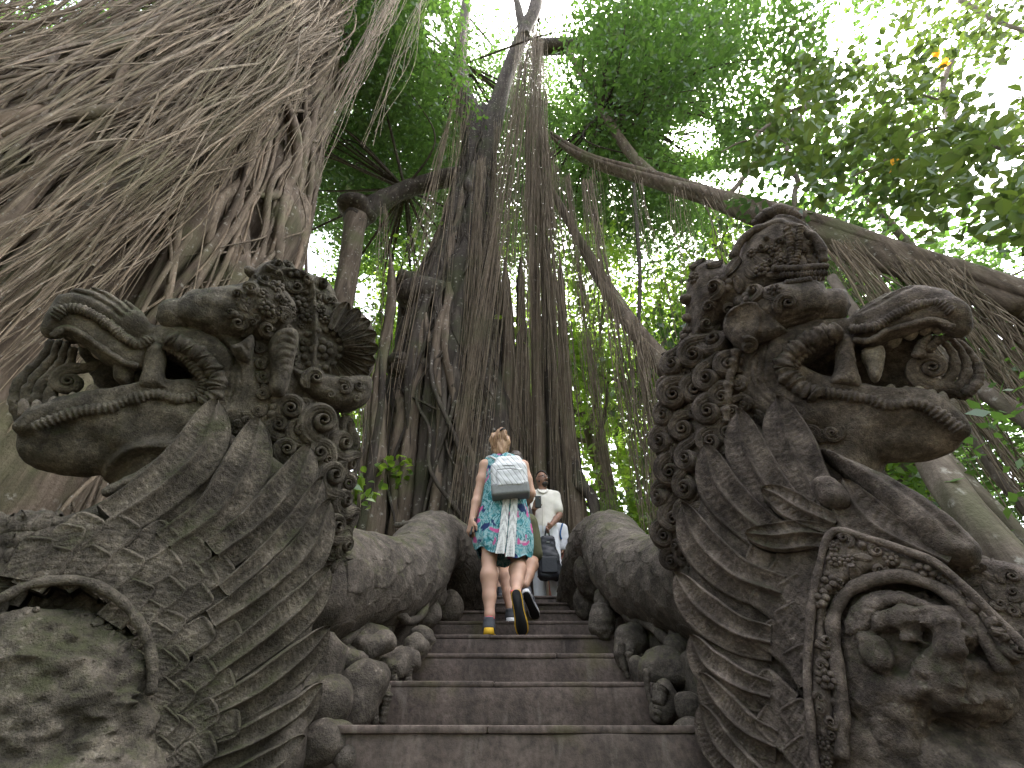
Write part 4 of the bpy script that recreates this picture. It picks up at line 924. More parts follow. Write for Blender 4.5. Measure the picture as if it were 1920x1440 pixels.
def twist(pts, rad, count, rs, turns, g, n=70):
    """ropey strands fused along a limb"""
    p = even(cr(path(pts), 120), n); T = norm(np.gradient(p, axis=0)); up = np.array([0, 0, 1.])
    S_ = norm(np.cross(T, up)); U = np.cross(S_, T); m = MB(); t = np.linspace(0, 1, n)
    R_ = np.interp(t, np.linspace(0, 1, len(rad)), rad)
    for k in range(count):
        a = 2*np.pi*k/count+turns*2*np.pi*t+wob(n, .5, g); r = R_*(.75+wob(n, .1, g))
        m.add(tube(p+(np.cos(a)*r)[:, None]*S_+(np.sin(a)*r)[:, None]*U, R_*rs*g.uniform(.6, 1.3)*(1+wob(n, .12, g)), 8))
    return m.get()
def trunk_mesh(cpts, radii, g, seg=140, n=130, fl=14, amp=.13):
    """fluted banyan trunk: centres (x,y,z), radii"""
    p = even(cr(cpts, 120), n); r = np.interp(np.linspace(0, 1, n), np.linspace(0, 1, len(radii)), radii)
    th = np.linspace(0, 2*np.pi, seg, endpoint=False)[None]; s = np.linspace(0, 1, n)[:, None]
    d = np.zeros((n, seg))
    for j in range(fl):
        k = g.integers(3, 26); d += np.abs(np.sin(k*th/2+g.uniform(0, 6)+g.normal()*3.5*s+.6*np.sin(s*g.uniform(4, 14)+g.uniform(0, 6))))*(amp*2.2/(k+4))
    d += .03*np.sin(s*40+3*np.sin(th*3)); d -= d.mean()
    R_ = r[:, None]*(1+d*2.4)
    v = np.stack([p[:, 0:1]+R_*np.cos(th), p[:, 1:2]+R_*np.sin(th), np.broadcast_to(p[:, 2:3], R_.shape)], -1)
    return v.reshape(-1, 3), grid_faces(n, seg, True)[:, ::1], p, r
def cling(p, r, count, rmin, rmax, g, zspan=(0, 1), n=46, ang=(0, 2*np.pi), out=1.0, sway=.5):
    """roots that run down the face of a trunk"""
    m = MB(); N0 = len(p)
    for k in range(count):
        a0, a1 = sorted(g.uniform(zspan[0], zspan[1], 2)); a1 = max(a1, min(zspan[1], a0+.25))
        s = np.linspace(a1, a0, n); i = s*(N0-1)
        c = np.stack([np.interp(i, np.arange(N0), p[:, q]) for q in range(3)], 1); rr = np.interp(i, np.arange(N0), r)
        th = g.uniform(*ang)+wob(n, sway*.25, g); rad = rr*(out+.02+np.abs(wob(n, .05, g)))
        rt = math.exp(g.uniform(math.log(rmin), math.log(rmax)))
        q = c+np.stack([rad*np.cos(th), rad*np.sin(th), th*0], 1)
        m.add(tube(q, rt*(1+wob(n, .12, g))*np.interp(np.linspace(0, 1, n), [0, .12, .85, 1], [.12, .8, 1.15, .35]), 5 if rmax < .1 else 8))
    return m.get()
def leaf_mesh(C, size, g, flat=.6, aspect=.5, asym=.3):
    """one folded-diamond leaf of 4 corners at each centre"""
    n = len(C); d = g.normal(size=(n, 3)); d[:, 2] *= (1-flat); d = norm(d)
    q = g.normal(size=(n, 3)); q[:, 2] *= .35; s = norm(np.cross(d, norm(np.cross(q, d)+1e-6)+g.normal(size=(n, 3))*.05))
    L = (size*np.exp(g.normal(size=(n, 1))*.25)); W_ = L*aspect
    v = np.stack([C-d*L*.5, C+s*W_*.5-d*L*.08, C+d*L*.5, C-s*W_*.5-d*L*.08], 1).reshape(-1, 3)
    return v, np.arange(n*4).reshape(n, 4)
def clumps(centres, rad, per, g, hollow=.35):
    C = np.asarray(centres); n = len(C); per = int(per)
    u = norm(g.normal(size=(n, per, 3)))*(hollow+(1-hollow)*g.random((n, per, 1))**.6)
    rr = np.broadcast_to(np.asarray(rad), (n,))[:, None, None]*g.uniform(.75, 1.25, (n, 1, 1))
    return (C[:, None]+u*rr*np.array([1, 1, .62])).reshape(-1, 3)
def proj(P):
    d = P[:, 1]*CP+P[:, 2]*SP; u = -P[:, 1]*SP+P[:, 2]*CP
    return np.stack([960+F*P[:, 0]/d, 720-F*u/d], 1), d
# places where the photograph shows open sky between the crowns (pixel x, y, radius x, radius y)
GAPS = [(1295, 262, 55, 34), (1350, 345, 75, 30), (1450, 345, 70, 34), (1575, 60, 30, 70), (1890, 150, 50, 40), (600, 475, 40, 45), (555, 505, 45, 36), (690, 560, 30, 50), (650, 620, 22, 30), (1840, 370, 40, 34), (60, 190, 80, 40), (815, 60, 22, 45)]
def thin(P, g, keep=.2):
    uv, d = proj(P); k = np.ones(len(P), bool)
    for x, y, a, b in GAPS: k &= ~((((uv[:, 0]-x)/a)**2+((uv[:, 1]-y)/b)**2 < g.uniform(.55, 1.25, len(P))) & (g.random(len(P)) > keep))
    return P[k]

# ---------------------------------------------------------------- near banyan on the left
g = np.random.default_rng(11)
BL = thing('banyan_tree', 'huge root-covered banyan trunk filling the upper left behind the dragon', 'tree', (-6.3, 4.9, GZ))
tv, tf, tp, tr_ = trunk_mesh([(-6.2, 4.9, -1.1), (-6.25, 4.9, 2), (-6.4, 4.9, 6), (-6.9, 5.0, 11), (-7.3, 5.1, 16), (-7.6, 5.2, 24)], [2.75, 2.45, 2.15, 1.85, 1.6, 1.3], g, amp=.15)
obj('trunk', (tv, tf), M['bark'], BL)
for k in range(26):
    gk = np.random.default_rng(200+k)
    obj('root', cling(tp, tr_, 1, .05, .17, gk, (0, .85), 60, (-2.6, .5), 1.0, .5), M['bark'] if k % 3 else M['root'], BL)
for k in range(20):
    gk = np.random.default_rng(1300+k); x = gk.uniform(-13, -4.3); y = gk.uniform(2.6, 3.4) if x > -8.5 else gk.uniform(2.2, 6); n = 60; t_ = np.linspace(0, 1, n)
    q = np.stack([x-.6*t_*(x < -5)+wob(n, .12, gk), y+wob(n, .10, gk), 16-t_*gk.uniform(10, 17.5)], 1)
    obj('root', tube(q, gk.uniform(.015, .055)*(1+wob(n, .12, gk))*np.interp(np.linspace(0, 1, n), [0, .1, .85, 1], [.4, 1, 1, .2]), 9), M['bark'] if k % 2 else M['root'], BL)
obj('surface_roots', cling(tp, tr_, 260, .012, .06, g, (0, .9), 40, (-2.7, .6), 1.02, .5), M['root'], BL, kind='stuff')
obj('surface_roots', cling(tp, tr_, 75, .03, .09, g, (0, .9), 44, (-2.7, .6), 1.0, .35), M['bark'], BL, kind='stuff')
limbs_l = [[(-7.2, 5.0, 14), (-9, 4.2, 16.5), (-12, 3.2, 18), (-16, 2.6, 19)], [(-7.2, 4.8, 15), (-5.5, 3.6, 17.5), (-3.5, 3.0, 18.5), (-1.2, 2.6, 19.5)], [(-7.4, 5, 17), (-8.5, 6.5, 20), (-10, 9, 22)], [(-7.5, 5, 18), (-6, 6.5, 21), (-3, 7.5, 23)]]
for q in limbs_l:
    p = even(cr(q, 60), 40); obj('branch', tube(p, np.linspace(.42, .16, 40), 12), M['bark'], BL)
for k in range(6):
    gk = np.random.default_rng(1500+k); x = gk.uniform(-7.6, -3.9); y = gk.uniform(2.05, 2.6)
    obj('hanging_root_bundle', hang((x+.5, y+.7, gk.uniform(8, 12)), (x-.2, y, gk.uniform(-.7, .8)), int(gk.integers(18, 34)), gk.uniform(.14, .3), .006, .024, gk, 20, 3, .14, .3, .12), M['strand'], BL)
# curtains of hanging roots, each bundle its own part
for k in range(48):
    gk = np.random.default_rng(300+k); x = gk.uniform(-16, -8.5) if k % 2 else gk.uniform(-8.5, -4.2); y = gk.uniform(2.3, 5.6) if x > -8 else gk.uniform(2.0, 6.5)
    if x > -9 and y > 3.3: y = 3.3-gk.random()*.7*(1 if x < -4.6 else .3)
    z1 = 17+gk.uniform(-3, 2); z0 = gk.choice([gk.uniform(-.6, 1.5), gk.uniform(1, 7)])
    lean = gk.normal()*.25
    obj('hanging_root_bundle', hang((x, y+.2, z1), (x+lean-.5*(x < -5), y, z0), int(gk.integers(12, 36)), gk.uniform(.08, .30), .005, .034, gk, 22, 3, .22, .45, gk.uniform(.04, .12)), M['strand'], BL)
for k, (x, y, z1, z0, n_, sp) in enumerate([(-2.76, 3, 19, 5.2, 40, .07), (-2.66, 3.0, 19, 6.3, 16, .05), (-2.0, 3, 19, 6.2, 12, .04)]):
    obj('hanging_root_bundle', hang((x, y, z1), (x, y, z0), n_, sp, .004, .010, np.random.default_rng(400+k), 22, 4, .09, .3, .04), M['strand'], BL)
cc = []
for k in range(215): cc.append((g.uniform(-20, -3.5), g.uniform(2, 14), g.uniform(17, 26)))
for k in range(40): cc.append((g.uniform(-6, -2), g.uniform(2.4, 8), g.uniform(18, 25)))
for k in range(70): cc.append((g.uniform(-24, -12), g.uniform(5, 14), g.uniform(6, 20)))
pc = thin(clumps(cc, 1.5, 170, g), g); obj('crown', leaf_mesh(pc, .19, g), M['leaf'], BL, False, 'stuff')

# ---------------------------------------------------------------- the great banyan at the far end of the bridge
g = np.random.default_rng(23)
BC = thing('banyan_tree', 'tall central banyan with curtains of aerial roots beyond the bridge', 'tree', (-.7, 9.0, .9))
C0 = [at(880, 1010, 9.2), at(872, 900, 9.2), at(858, 760, 9.2), at(855, 620, 9.2), at(872, 480, 9.2), at(890, 340, 9.2), at(905, 215, 9.2)]
C0 = [np.array((C0[0][0], 9.2, .4))]+C0
tv, tf, tp, tr_ = trunk_mesh(C0, [1.75, 1.6, 1.45, 1.15, .85, .66, .55, .5], g, amp=.17)
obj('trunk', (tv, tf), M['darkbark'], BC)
for k in range(38):
    gk = np.random.default_rng(500+k)
    obj('root', cling(tp, tr_, 1, .05, .16, gk, (0, .75), 60, (-3.0, -.1), 1.03, .6), M['darkbark'] if k % 2 else M['bark'], BC)
obj('surface_roots', cling(tp, tr_, 110, .015, .05, g, (0, .95), 46, (-3.1, 0), 1.06, .9), M['darkbark'], BC, kind='stuff')
# burr-like ledges of old wood
for k, (x, y, a, b) in enumerate([(790, 700, 62, 22), (752, 690, 34, 20), (800, 560, 60, 34), (770, 540, 30, 22), (838, 715, 34, 26), (905, 700, 30, 26)]):
    c = at(x, y, 8.3); m_ = pxm(x, y, 8.3); obj('burr', ellipsoid(c, (a*m_, .5, b*m_), 26, 18, None, .16, k), M['darkbark'], BC)
obj('burr', ellipsoid(at(668, 398, 8.2), (.55, .5, .42), 24, 16, None, .22, 9), M['darkbark'], BC)
# root columns standing round the trunk
COLS = [(735, 470, 722, 1010, 12), (760, 520, 742, 1010, 13), (792, 560, 765, 1010, 14), (815, 600, 792, 1010, 12), (700, 700, 690, 1010, 7), (715, 640, 700, 1010, 8), (830, 640, 812, 1010, 12), (775, 700, 752, 1010, 18), (850, 560, 836, 1010, 10), (920, 520, 925, 1010, 12),
        (946, 480, 960, 1010, 13), (1004, 300, 1046, 1010, 13), (990, 200, 1010, 1010, 9), (975, 480, 985, 1010, 12), (1048, 480, 1085, 1010, 11), (1040, 700, 1070, 1010, 14), (728, 720, 712, 1010, 10), (682, 760, 675, 1010, 5), (668, 800, 660, 1010, 4)]
for k, (x0, y0, x1, y1, rp) in enumerate(COLS):
    gk = np.random.default_rng(600+k); Y = 8.2+gk.uniform(-.5, .6); a = at(x0, y0, Y); b = at(x1, y1, Y-.1); b[2] = .6
    n = 60; t = np.linspace(0, 1, n)[:, None]; p = a+(b-a)*t; r = rp*pxm((x0+x1)/2, (y0+y1)/2, Y)
    p[:, 0] += wob(n, .07, gk); p[:, 1] += wob(n, .07, gk)
    f1, f2 = gk.uniform(0, 6, 2)
    fl = lambda th, s: 1+.16*np.sin(3*th+5*s+f1)+.10*np.sin(5*th-9*s+f2)+.05*np.sin(60*s)
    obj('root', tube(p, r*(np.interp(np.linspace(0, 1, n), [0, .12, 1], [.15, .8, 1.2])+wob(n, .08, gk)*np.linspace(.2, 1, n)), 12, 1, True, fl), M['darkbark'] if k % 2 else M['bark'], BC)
# hanging bundles: top px, bottom px, strands, spread px top/bottom
BUN = [(930, 200, 922, 820, 20, 5, 12, 8.6), (975, 60, 938, 420, 22, 6, 10, 8.0), (870, 60, 850, 420, 18, 6, 14, 8.3), (1002, 60, 1000, 560, 40, 7, 12, 7.9), (992, 90, 880, 1000, 26, 10, 14, 7.2), (1000, 70, 968, 940, 70, 12, 20, 7.4), (1012, 80, 1000, 900, 60, 10, 18, 7.6), (980, 110, 845, 960, 50, 8, 12, 7.1), (902, 300, 860, 990, 44, 8, 12, 7.4), (1020, 250, 1072, 1000, 60, 8, 14, 7.2), (1030, 280, 1062, 1000, 40, 6, 12, 7.5),
       (1062, 330, 1148, 1000, 44, 6, 9, 7.0), (1095, 340, 1150, 1000, 28, 5, 10, 7.2), (1105, 340, 1215, 1000, 36, 6, 9, 6.6), (1150, 560, 1225, 1000, 26, 10, 14, 6.6), (1205, 640, 1262, 1010, 40, 8, 16, 6.0), (1190, 600, 1240, 1010, 40, 8, 12, 6.2), (860, 120, 735, 760, 18, 6, 9, 7.6),
       (870, 150, 790, 900, 12, 8, 10, 7.6), (880, 200, 760, 640, 10, 6, 10, 7.9), (840, 240, 745, 560, 16, 6, 8, 7.6), (935, 230, 905, 980, 16, 10, 16, 7.8), (1020, 170, 1030, 700, 30, 6, 12, 7.5), (720, 390, 690, 980, 16, 10, 22, 8.0), (1120, 310, 1165, 800, 16, 14, 30, 7.2), (1190, 340, 1260, 760, 14, 16, 34, 6.6), (690, 650, 672, 1000, 14, 14, 20, 7.5),
       (1270, 350, 1340, 700, 18, 16, 26, 6.4), (1330, 370, 1420, 640, 16, 14, 24, 6.0), (1040, 300, 1105, 900, 20, 14, 30, 7.3), (945, 300, 940, 900, 14, 14, 30, 7.9), (1500, 425, 1690, 660, 26, 10, 18, 5.4), (1560, 450, 1760, 700, 26, 8, 14, 5.2)]
for k, (x0, y0, x1, y1, n_, s0, s1, Y) in enumerate(BUN):
    a = at(x0, y0, Y+.2); b = at(x1, y1, Y); gk = np.random.default_rng(700+k)
    if x1 > 900: n_ = max(6, int(n_*(1.05 if x1 < 1030 else .8)))
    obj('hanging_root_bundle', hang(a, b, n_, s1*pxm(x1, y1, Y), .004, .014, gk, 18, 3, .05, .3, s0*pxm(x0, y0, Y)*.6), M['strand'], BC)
# limbs
def part_limb(name, pts, radii, mt='bark', **kw): return obj(name, limb(pts, radii, **kw), M[mt], BC)
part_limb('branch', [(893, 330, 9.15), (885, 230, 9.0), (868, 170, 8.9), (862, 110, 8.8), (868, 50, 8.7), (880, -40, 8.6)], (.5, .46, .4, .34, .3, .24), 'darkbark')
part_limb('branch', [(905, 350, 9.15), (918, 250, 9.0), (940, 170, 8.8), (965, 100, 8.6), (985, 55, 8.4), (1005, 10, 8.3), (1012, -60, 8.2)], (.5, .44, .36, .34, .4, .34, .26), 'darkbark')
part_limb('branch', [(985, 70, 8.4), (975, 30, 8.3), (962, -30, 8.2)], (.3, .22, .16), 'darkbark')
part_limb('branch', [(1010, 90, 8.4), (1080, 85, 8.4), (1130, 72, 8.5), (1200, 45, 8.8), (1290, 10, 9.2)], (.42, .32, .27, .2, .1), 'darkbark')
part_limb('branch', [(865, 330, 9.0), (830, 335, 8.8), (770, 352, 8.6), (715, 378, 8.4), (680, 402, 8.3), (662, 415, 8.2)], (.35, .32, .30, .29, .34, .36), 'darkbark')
obj('limb_ropes', twist([(865, 330, 9.0), (830, 335, 8.8), (770, 352, 8.6), (715, 378, 8.4), (680, 402, 8.3)], (.33, .3, .28, .28), 5, .22, .5, g), M['darkbark'], BC)
part_limb('branch', [(672, 392, 8.2), (664, 430, 8.2), (656, 480, 8.2), (646, 540, 8.2), (632, 620, 8.2), (612, 740, 8.2), (585, 900, 8.2), (545, 1100, 8.2), (505, 1270, 8.2)], (.34, .32, .27, .27, .27, .27, .3, .34, .4), 'bark')
BIG = [(1035, 255, 8.6), (1075, 285, 8.2), (1130, 310, 7.8), (1230, 340, 7.2), (1330, 370, 6.6), (1430, 402, 6.0), (1560, 440, 5.4), (1690, 488, 4.9), (1800, 525, 4.6), (1930, 575, 4.3), (2120, 660, 4.0), (2380, 900, 3.8), (2500, 1400, 3.7)]
part_limb('branch', BIG, (.10, .14, .16, .18, .2, .22, .27, .28, .27, .25, .28, .32, .36), 'bark', seg=24, n=120, lump=.10)
obj('limb_ropes', twist([(1035, 252, 8.6), (1075, 282, 8.2), (1130, 307, 7.8), (1230, 338, 7.2), (1330, 368, 6.6), (1430, 400, 6.0), (1560, 445, 5.4), (1690, 492, 4.9), (1930, 580, 4.3)], (.10, .15, .17, .19, .21, .22, .25, .25, .24), 5, .42, .35, g, 120), M['bark'], BC)
part_limb('branch', [(1052, 70, 8.6), (1080, 120, 8.3), (1128, 205, 7.9), (1180, 285, 7.5), (1235, 336, 7.2)], (.12, .14, .16, .17, .15), 'bark')
part_limb('branch', [(1020, 330, 8.6), (1050, 385, 8.2), (1100, 475, 7.8), (1150, 560, 7.3), (1195, 625, 6.9), (1240, 680, 6.6), (1290, 760, 6.3), (1330, 900, 6.1)], (.10, .11, .13, .15, .17, .18, .2, .22), 'bark')
obj('limb_ropes', twist([(1020, 330, 8.6), (1100, 475, 7.8), (1195, 625, 6.9), (1240, 680, 6.6)], (.10, .13, .16, .17), 4, .3, .8, g), M['root'], BC)
part_limb('branch', [(1070, 830, 7.8), (1085, 900, 7.5), (1110, 935, 7.3), (1118, 990, 7.2)], (.15, .12, .10, .08), 'darkbark')
part_limb('branch', [(1188, 345, 7.2), (1194, 420, 7.0), (1200, 520, 6.9), (1196, 640, 6.8)], (.04, .05, .05, .04), 'darkbark')
cc = []
for k in range(1100):
    cc.append((g.uniform(-10, 11), g.uniform(4.5, 15), g.uniform(17, 29)))
for k in range(60): cc.append((g.uniform(-11, -1), g.uniform(9, 20), g.uniform(9, 19)))
for k in range(150): cc.append((g.uniform(-7, 7), g.uniform(9.5, 16), g.uniform(28, 41)))
for k in range(40): cc.append((g.uniform(3, 12), g.uniform(6, 14), g.uniform(14, 20)))
cc = np.array(cc)
uv, _ = proj(cc); cc = cc[~((uv[:, 0] > 800) & (uv[:, 0] < 1100) & (uv[:, 1] < 380) & (cc[:, 1] < 10.5))]   # the fork stands clear of its own leaves
pc = thin(clumps(cc, 1.5, 165, g), g); obj('crown', leaf_mesh(pc, .195, g), M['leaf'], BC, False, 'stuff')

hubs = np.array([at(868, 20, 8.7), at(1010, 0, 8.3), at(1200, 45, 8.8), at(1130, 210, 7.9), at(1290, 10, 9.2), at(760, 355, 8.6), at(870, 120, 8.8)]); m = MB()
for c in cc[::5]:
    h = hubs[np.argmin(np.linalg.norm(hubs-c, axis=1))]; mid = h+(c-h)*.55+g.normal(size=3)*.6; m.add(tube(cr([h, mid, c], 16), np.linspace(.06, .012, 16), 4))
obj('twigs', m.get(), M['darkbark'], BC, kind='stuff')

# ---------------------------------------------------------------- prop-rooted fig at the right edge
g = np.random.default_rng(31)
BR = thing('fig_tree', 'pale smooth prop roots of a fig behind the right dragon', 'tree', (3.6, 3.8, GZ))
for k, (q, r) in enumerate([([(1640, 600, 4.6), (1700, 760, 4.1), (1760, 880, 3.8), (1840, 990, 3.6), (1930, 1100, 3.5), (2060, 1300, 3.4), (2300, 1760, 3.35)], .13), ([(1690, 700, 4.4), (1730, 830, 4.0), (1800, 930, 3.8), (1900, 1050, 3.6), (2000, 1200, 3.5), (2120, 1420, 3.5), (2300, 1760, 3.5)], .10), ([(1560, 520, 5.0), (1640, 650, 4.6), (1720, 800, 4.3), (1800, 900, 4.1), (1900, 1000, 4.0), (2010, 1150, 3.9), (2160, 1420, 3.9), (2350, 1760, 3.9)], .09),
                            ([(1740, 640, 4.6), (1850, 735, 4.3), (1930, 790, 4.2), (2060, 900, 4.0), (2300, 1220, 4.0), (2500, 1760, 4.0)], .10), ([(1700, 560, 4.9), (1760, 700, 4.5), (1850, 860, 4.3), (1960, 1000, 4.1), (2150, 1320, 4.1), (2380, 1760, 4.1)], .05)]):
    obj('root', limb(q, (r*.8, r, r*1.05, r*1.2), lump=.08), M['smoothbark'], BR)
for k in range(22):
    gk = np.random.default_rng(800+k); x0 = gk.uniform(1560, 1990); y0 = 450+(x0-1560)*.28; Y = gk.uniform(4.0, 5.4); a = at(x0, y0, Y); b = a.copy(); b[2] = gk.uniform(-.3, 2.6); b[0] += gk.normal()*.15
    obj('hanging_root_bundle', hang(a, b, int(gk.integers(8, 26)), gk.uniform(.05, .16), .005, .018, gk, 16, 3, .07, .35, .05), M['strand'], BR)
gp = np.random.default_rng(5)
pc = clumps([(gp.uniform(4.5, 12), gp.uniform(4, 10), gp.uniform(1, 7)) for k in range(60)], 1.0, 170, gp); obj('crown', leaf_mesh(pc, .13, gp), M['leaf'], BR, False, 'stuff')

# ---------------------------------------------------------------- broad-leaved fig growing on the big limb
g = np.random.default_rng(41)
BG = thing('fig_sapling', 'broad-leaved sapling with a few orange leaves growing from the big limb', 'tree', at(1490, 395, 5.6))
STEM = [([(1370, 362, 6.2), (1400, 325, 6.1), (1424, 285, 6.0), (1415, 262, 5.9), (1440, 235, 5.8), (1490, 205, 5.7), (1560, 190, 5.6)], .07), ([(1490, 392, 5.7), (1490, 360, 5.7), (1498, 340, 5.7), (1484, 320, 5.7), (1476, 270, 5.7), (1500, 220, 5.6), (1540, 150, 5.5), (1580, 80, 5.4)], .06), ([(1960, 275, 4.9), (1890, 280, 5.0), (1850, 262, 5.1), (1790, 235, 5.2), (1772, 190, 5.3), (1770, 150, 5.3), (1800, 90, 5.3), (1850, 40, 5.3)], .09),
        ([(1415, 262, 5.9), (1385, 268, 5.9), (1352, 285, 5.9)], .03), ([(1476, 270, 5.7), (1440, 250, 5.7), (1400, 240, 5.7)], .03), ([(1772, 190, 5.3), (1700, 170, 5.4), (1640, 160, 5.4)], .035), ([(1790, 235, 5.2), (1720, 250, 5.3), (1660, 300, 5.4), (1600, 330, 5.5)], .035), ([(1800, 0, 5.2), (1870, 40, 5.2), (1960, 70, 5.1)], .10)]
for q, r in STEM: obj('branch', limb(q, (r, r*.8, r*.5), seg=8, n=40), M['smoothbark'], BG)
cl = []
while len(cl) < 330:
    q = (g.uniform(1350, 1990), g.uniform(-60, 460))
    if q[1] > 310+.25*(q[0]-1350) or (q[0] < 1480 and q[1] < 330-1.6*(q[0]-1350)) or any(((q[0]-x)/a_)**2+((q[1]-y)/b_)**2 < 1 for x, y, a_, b_ in GAPS): continue
    if q[0] < 1640 and q[1] < 110 and g.random() < .7: continue
    cl.append(at(q[0], q[1], 5.4+g.normal()*.8))
pc = clumps(cl, .5, 15, g, .1)
def broad(C, size, g):
    n = len(C); d = g.normal(size=(n, 3)); d[:, 2] = d[:, 2]*.45-.35; d = norm(d); q = g.normal(size=(n, 3)); q[:, 2] = 1.2
    s = norm(np.cross(d, q)); nn = np.cross(s, d); L = size*g.uniform(.65, 1.25, (n, 1)); W_ = L*.34
    k = [(0, 0, 0), (.28, .85, .10), (.62, .9, .10), (1, 0, -.06), (.62, -.9, .10), (.28, -.85, .10)]
    v = np.stack([C+d*L*(a-.5)+s*W_*b+nn*L*c for a, b, c in k], 1).reshape(-1, 3); i = np.arange(n)[:, None]*6
    return v, np.concatenate([np.concatenate([i, i+1, i+2, i+3], 1), np.concatenate([i, i+3, i+4, i+5], 1)])
obj('crown', broad(pc, .25, g), M['leaf_big'], BG, False, 'stuff')
for x, y in ((1755, 103), (1768, 117), (1682, 308)):
    obj('orange_leaf', broad(np.array([at(x, y, 5.0)+g.normal(size=3)*.03 for _ in range(2)]), .34, g), M['leaf_orange'], BG, False)

# ---------------------------------------------------------------- forest behind
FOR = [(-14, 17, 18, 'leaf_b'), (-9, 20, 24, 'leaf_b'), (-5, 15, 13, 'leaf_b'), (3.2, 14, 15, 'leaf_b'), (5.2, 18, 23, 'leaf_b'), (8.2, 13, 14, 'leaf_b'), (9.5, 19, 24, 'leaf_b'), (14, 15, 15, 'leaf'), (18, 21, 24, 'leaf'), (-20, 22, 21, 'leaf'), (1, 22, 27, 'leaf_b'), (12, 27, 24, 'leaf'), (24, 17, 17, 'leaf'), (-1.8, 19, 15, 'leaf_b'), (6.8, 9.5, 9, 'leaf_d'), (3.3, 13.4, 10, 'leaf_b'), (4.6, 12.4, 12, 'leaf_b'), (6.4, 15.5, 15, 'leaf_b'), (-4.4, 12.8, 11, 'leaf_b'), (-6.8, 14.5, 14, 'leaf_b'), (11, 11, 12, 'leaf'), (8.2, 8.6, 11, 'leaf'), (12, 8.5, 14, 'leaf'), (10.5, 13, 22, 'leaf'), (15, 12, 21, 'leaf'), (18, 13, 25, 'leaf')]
WHERE = ['far left of the central banyan', 'left behind the central banyan', 'just left of the central banyan, low crown', 'right of the central banyan, pale trunk', 'right behind the central banyan, tall', 'above the right serpent hump', 'behind the right dragon mane', 'behind the right dragon crown', 'far right behind the dragon snout',
         'farthest left behind the near banyan', 'straight behind the central banyan', 'farthest right of centre, tallest', 'rightmost at the edge of the picture', 'close behind the central banyan trunk', 'low and dark beside the right dragon mane', 'low, showing between the right hanging roots', 'bright, between right hanging roots and right dragon', 'tall, between right hanging roots and right dragon crown', 'bright, between left dragon and root columns', 'tall, above the left dragon crown', 'behind the right dragon snout, near', 'under the big limb at the right', 'over the big limb at the right edge', 'tall, rising over the middle of the big limb', 'tall, above the right dragon snout', 'tall, in the top right corner']
for k, ((x, y, h, lm), wh) in enumerate(zip(FOR, WHERE)):
    gk = np.random.default_rng(900+k); z0 = float(ground_h(np.array(x*1.), np.array(y*1.)))
    t = thing('forest_tree', 'green forest tree '+wh, 'tree', (x, y, z0), 'forest trees behind the bridge')
    lean = np.clip(gk.normal(size=2)*.8, -.7, .7); q = np.array([(x, y, z0-.2), (x+lean[0]*.3, y+lean[1]*.3, z0+h*.3), (x+lean[0], y+lean[1], z0+h*.65), (x+lean[0]*1.6, y+lean[1]*1.5, z0+h*.95)])
    obj('trunk', tube(even(cr(q, 40), 30), np.linspace(.30, .07, 30), 10), M['smoothbark'], t)
    ends = []
    for j in range(7):
        s0 = gk.uniform(.35, .85); b = np.array([np.interp(s0*3, range(4), q[:, m]) for m in range(3)]); a = gk.uniform(0, 6.28); L = h*gk.uniform(.16, .3)
        e = b+np.array([math.cos(a)*L, math.sin(a)*L, L*gk.uniform(.1, .7)]); ends.append(e); mid = (b+e)/2+gk.normal(size=3)*.25
        obj('branch', tube(even(cr([b, mid, e], 20), 14), np.linspace(.09, .025, 14), 6), M['smoothbark'], t)
    cs = [e+np.clip(gk.normal(size=3), -1.2, 1.2)*np.array([1.2, 1.0, .9]) for e in ends for _ in range(5)]+[q[-1]+gk.normal(size=3)*1.5 for _ in range(8)]+[np.array((x, y, 0))+np.array([gk.uniform(-2.8, 2.8), gk.uniform(-1.8, 1.8), z0+h*gk.uniform(.15, .6)]) for _ in range(10)]
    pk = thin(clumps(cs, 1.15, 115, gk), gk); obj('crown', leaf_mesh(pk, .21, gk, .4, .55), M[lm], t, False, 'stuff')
# undergrowth on the bank, its sunlit brightness put into the leaf colour
SH = [(-4.6, 8.2), (-3.6, 9.0), (-6, 9.5), (-3.0, 8.0), (3.2, 9.2), (4.4, 8.6), (5.6, 9.6), (2.6, 10.5), (-4.8, 11), (6.8, 8.4), (-2.6, 10.2), (4.0, 11.5), (8.0, 10.0), (-8.5, 8.5)]
SW = ['far left pair, nearer', 'beside the left root columns', 'far left below the near banyan', 'nearest to the left serpent hump', 'right of the banyan foot', 'above the right hump, near', 'above the right hump, wide', 'behind the right root columns', 'left, second row', 'beside the right mane', 'behind the left root columns', 'right, second row', 'far right behind the dragon', 'leftmost below the near banyan']
for k, ((x, y), wh) in enumerate(zip(SH, SW)):
    gk = np.random.default_rng(1000+k); z0 = float(ground_h(np.array(x*1.), np.array(y*1.)))
    t = thing('shrub', 'bright green undergrowth shrub, '+wh, 'shrub', (x, y, z0), 'undergrowth on the far bank')
    m = MB()
    for j in range(7):
        a = gk.uniform(0, 6.28); m.add(tube(cr([(x, y, z0-.1), (x+.2*math.cos(a), y+.2*math.sin(a), z0+.9), (x+.7*math.cos(a), y+.7*math.sin(a), z0+gk.uniform(1.6, 3.2))], 12), np.linspace(.03, .008, 12), 5))
    obj('stems', m.get(), M['smoothbark'], t)
    cs = [(x+gk.normal()*.6, y+gk.normal()*.6, z0+gk.uniform(.4, 3.4)) for _ in range(14)]
    obj('foliage', broad(clumps(cs, .55, 60, gk, .1), .17, gk), M['leaf_b'], t, False, 'stuff')

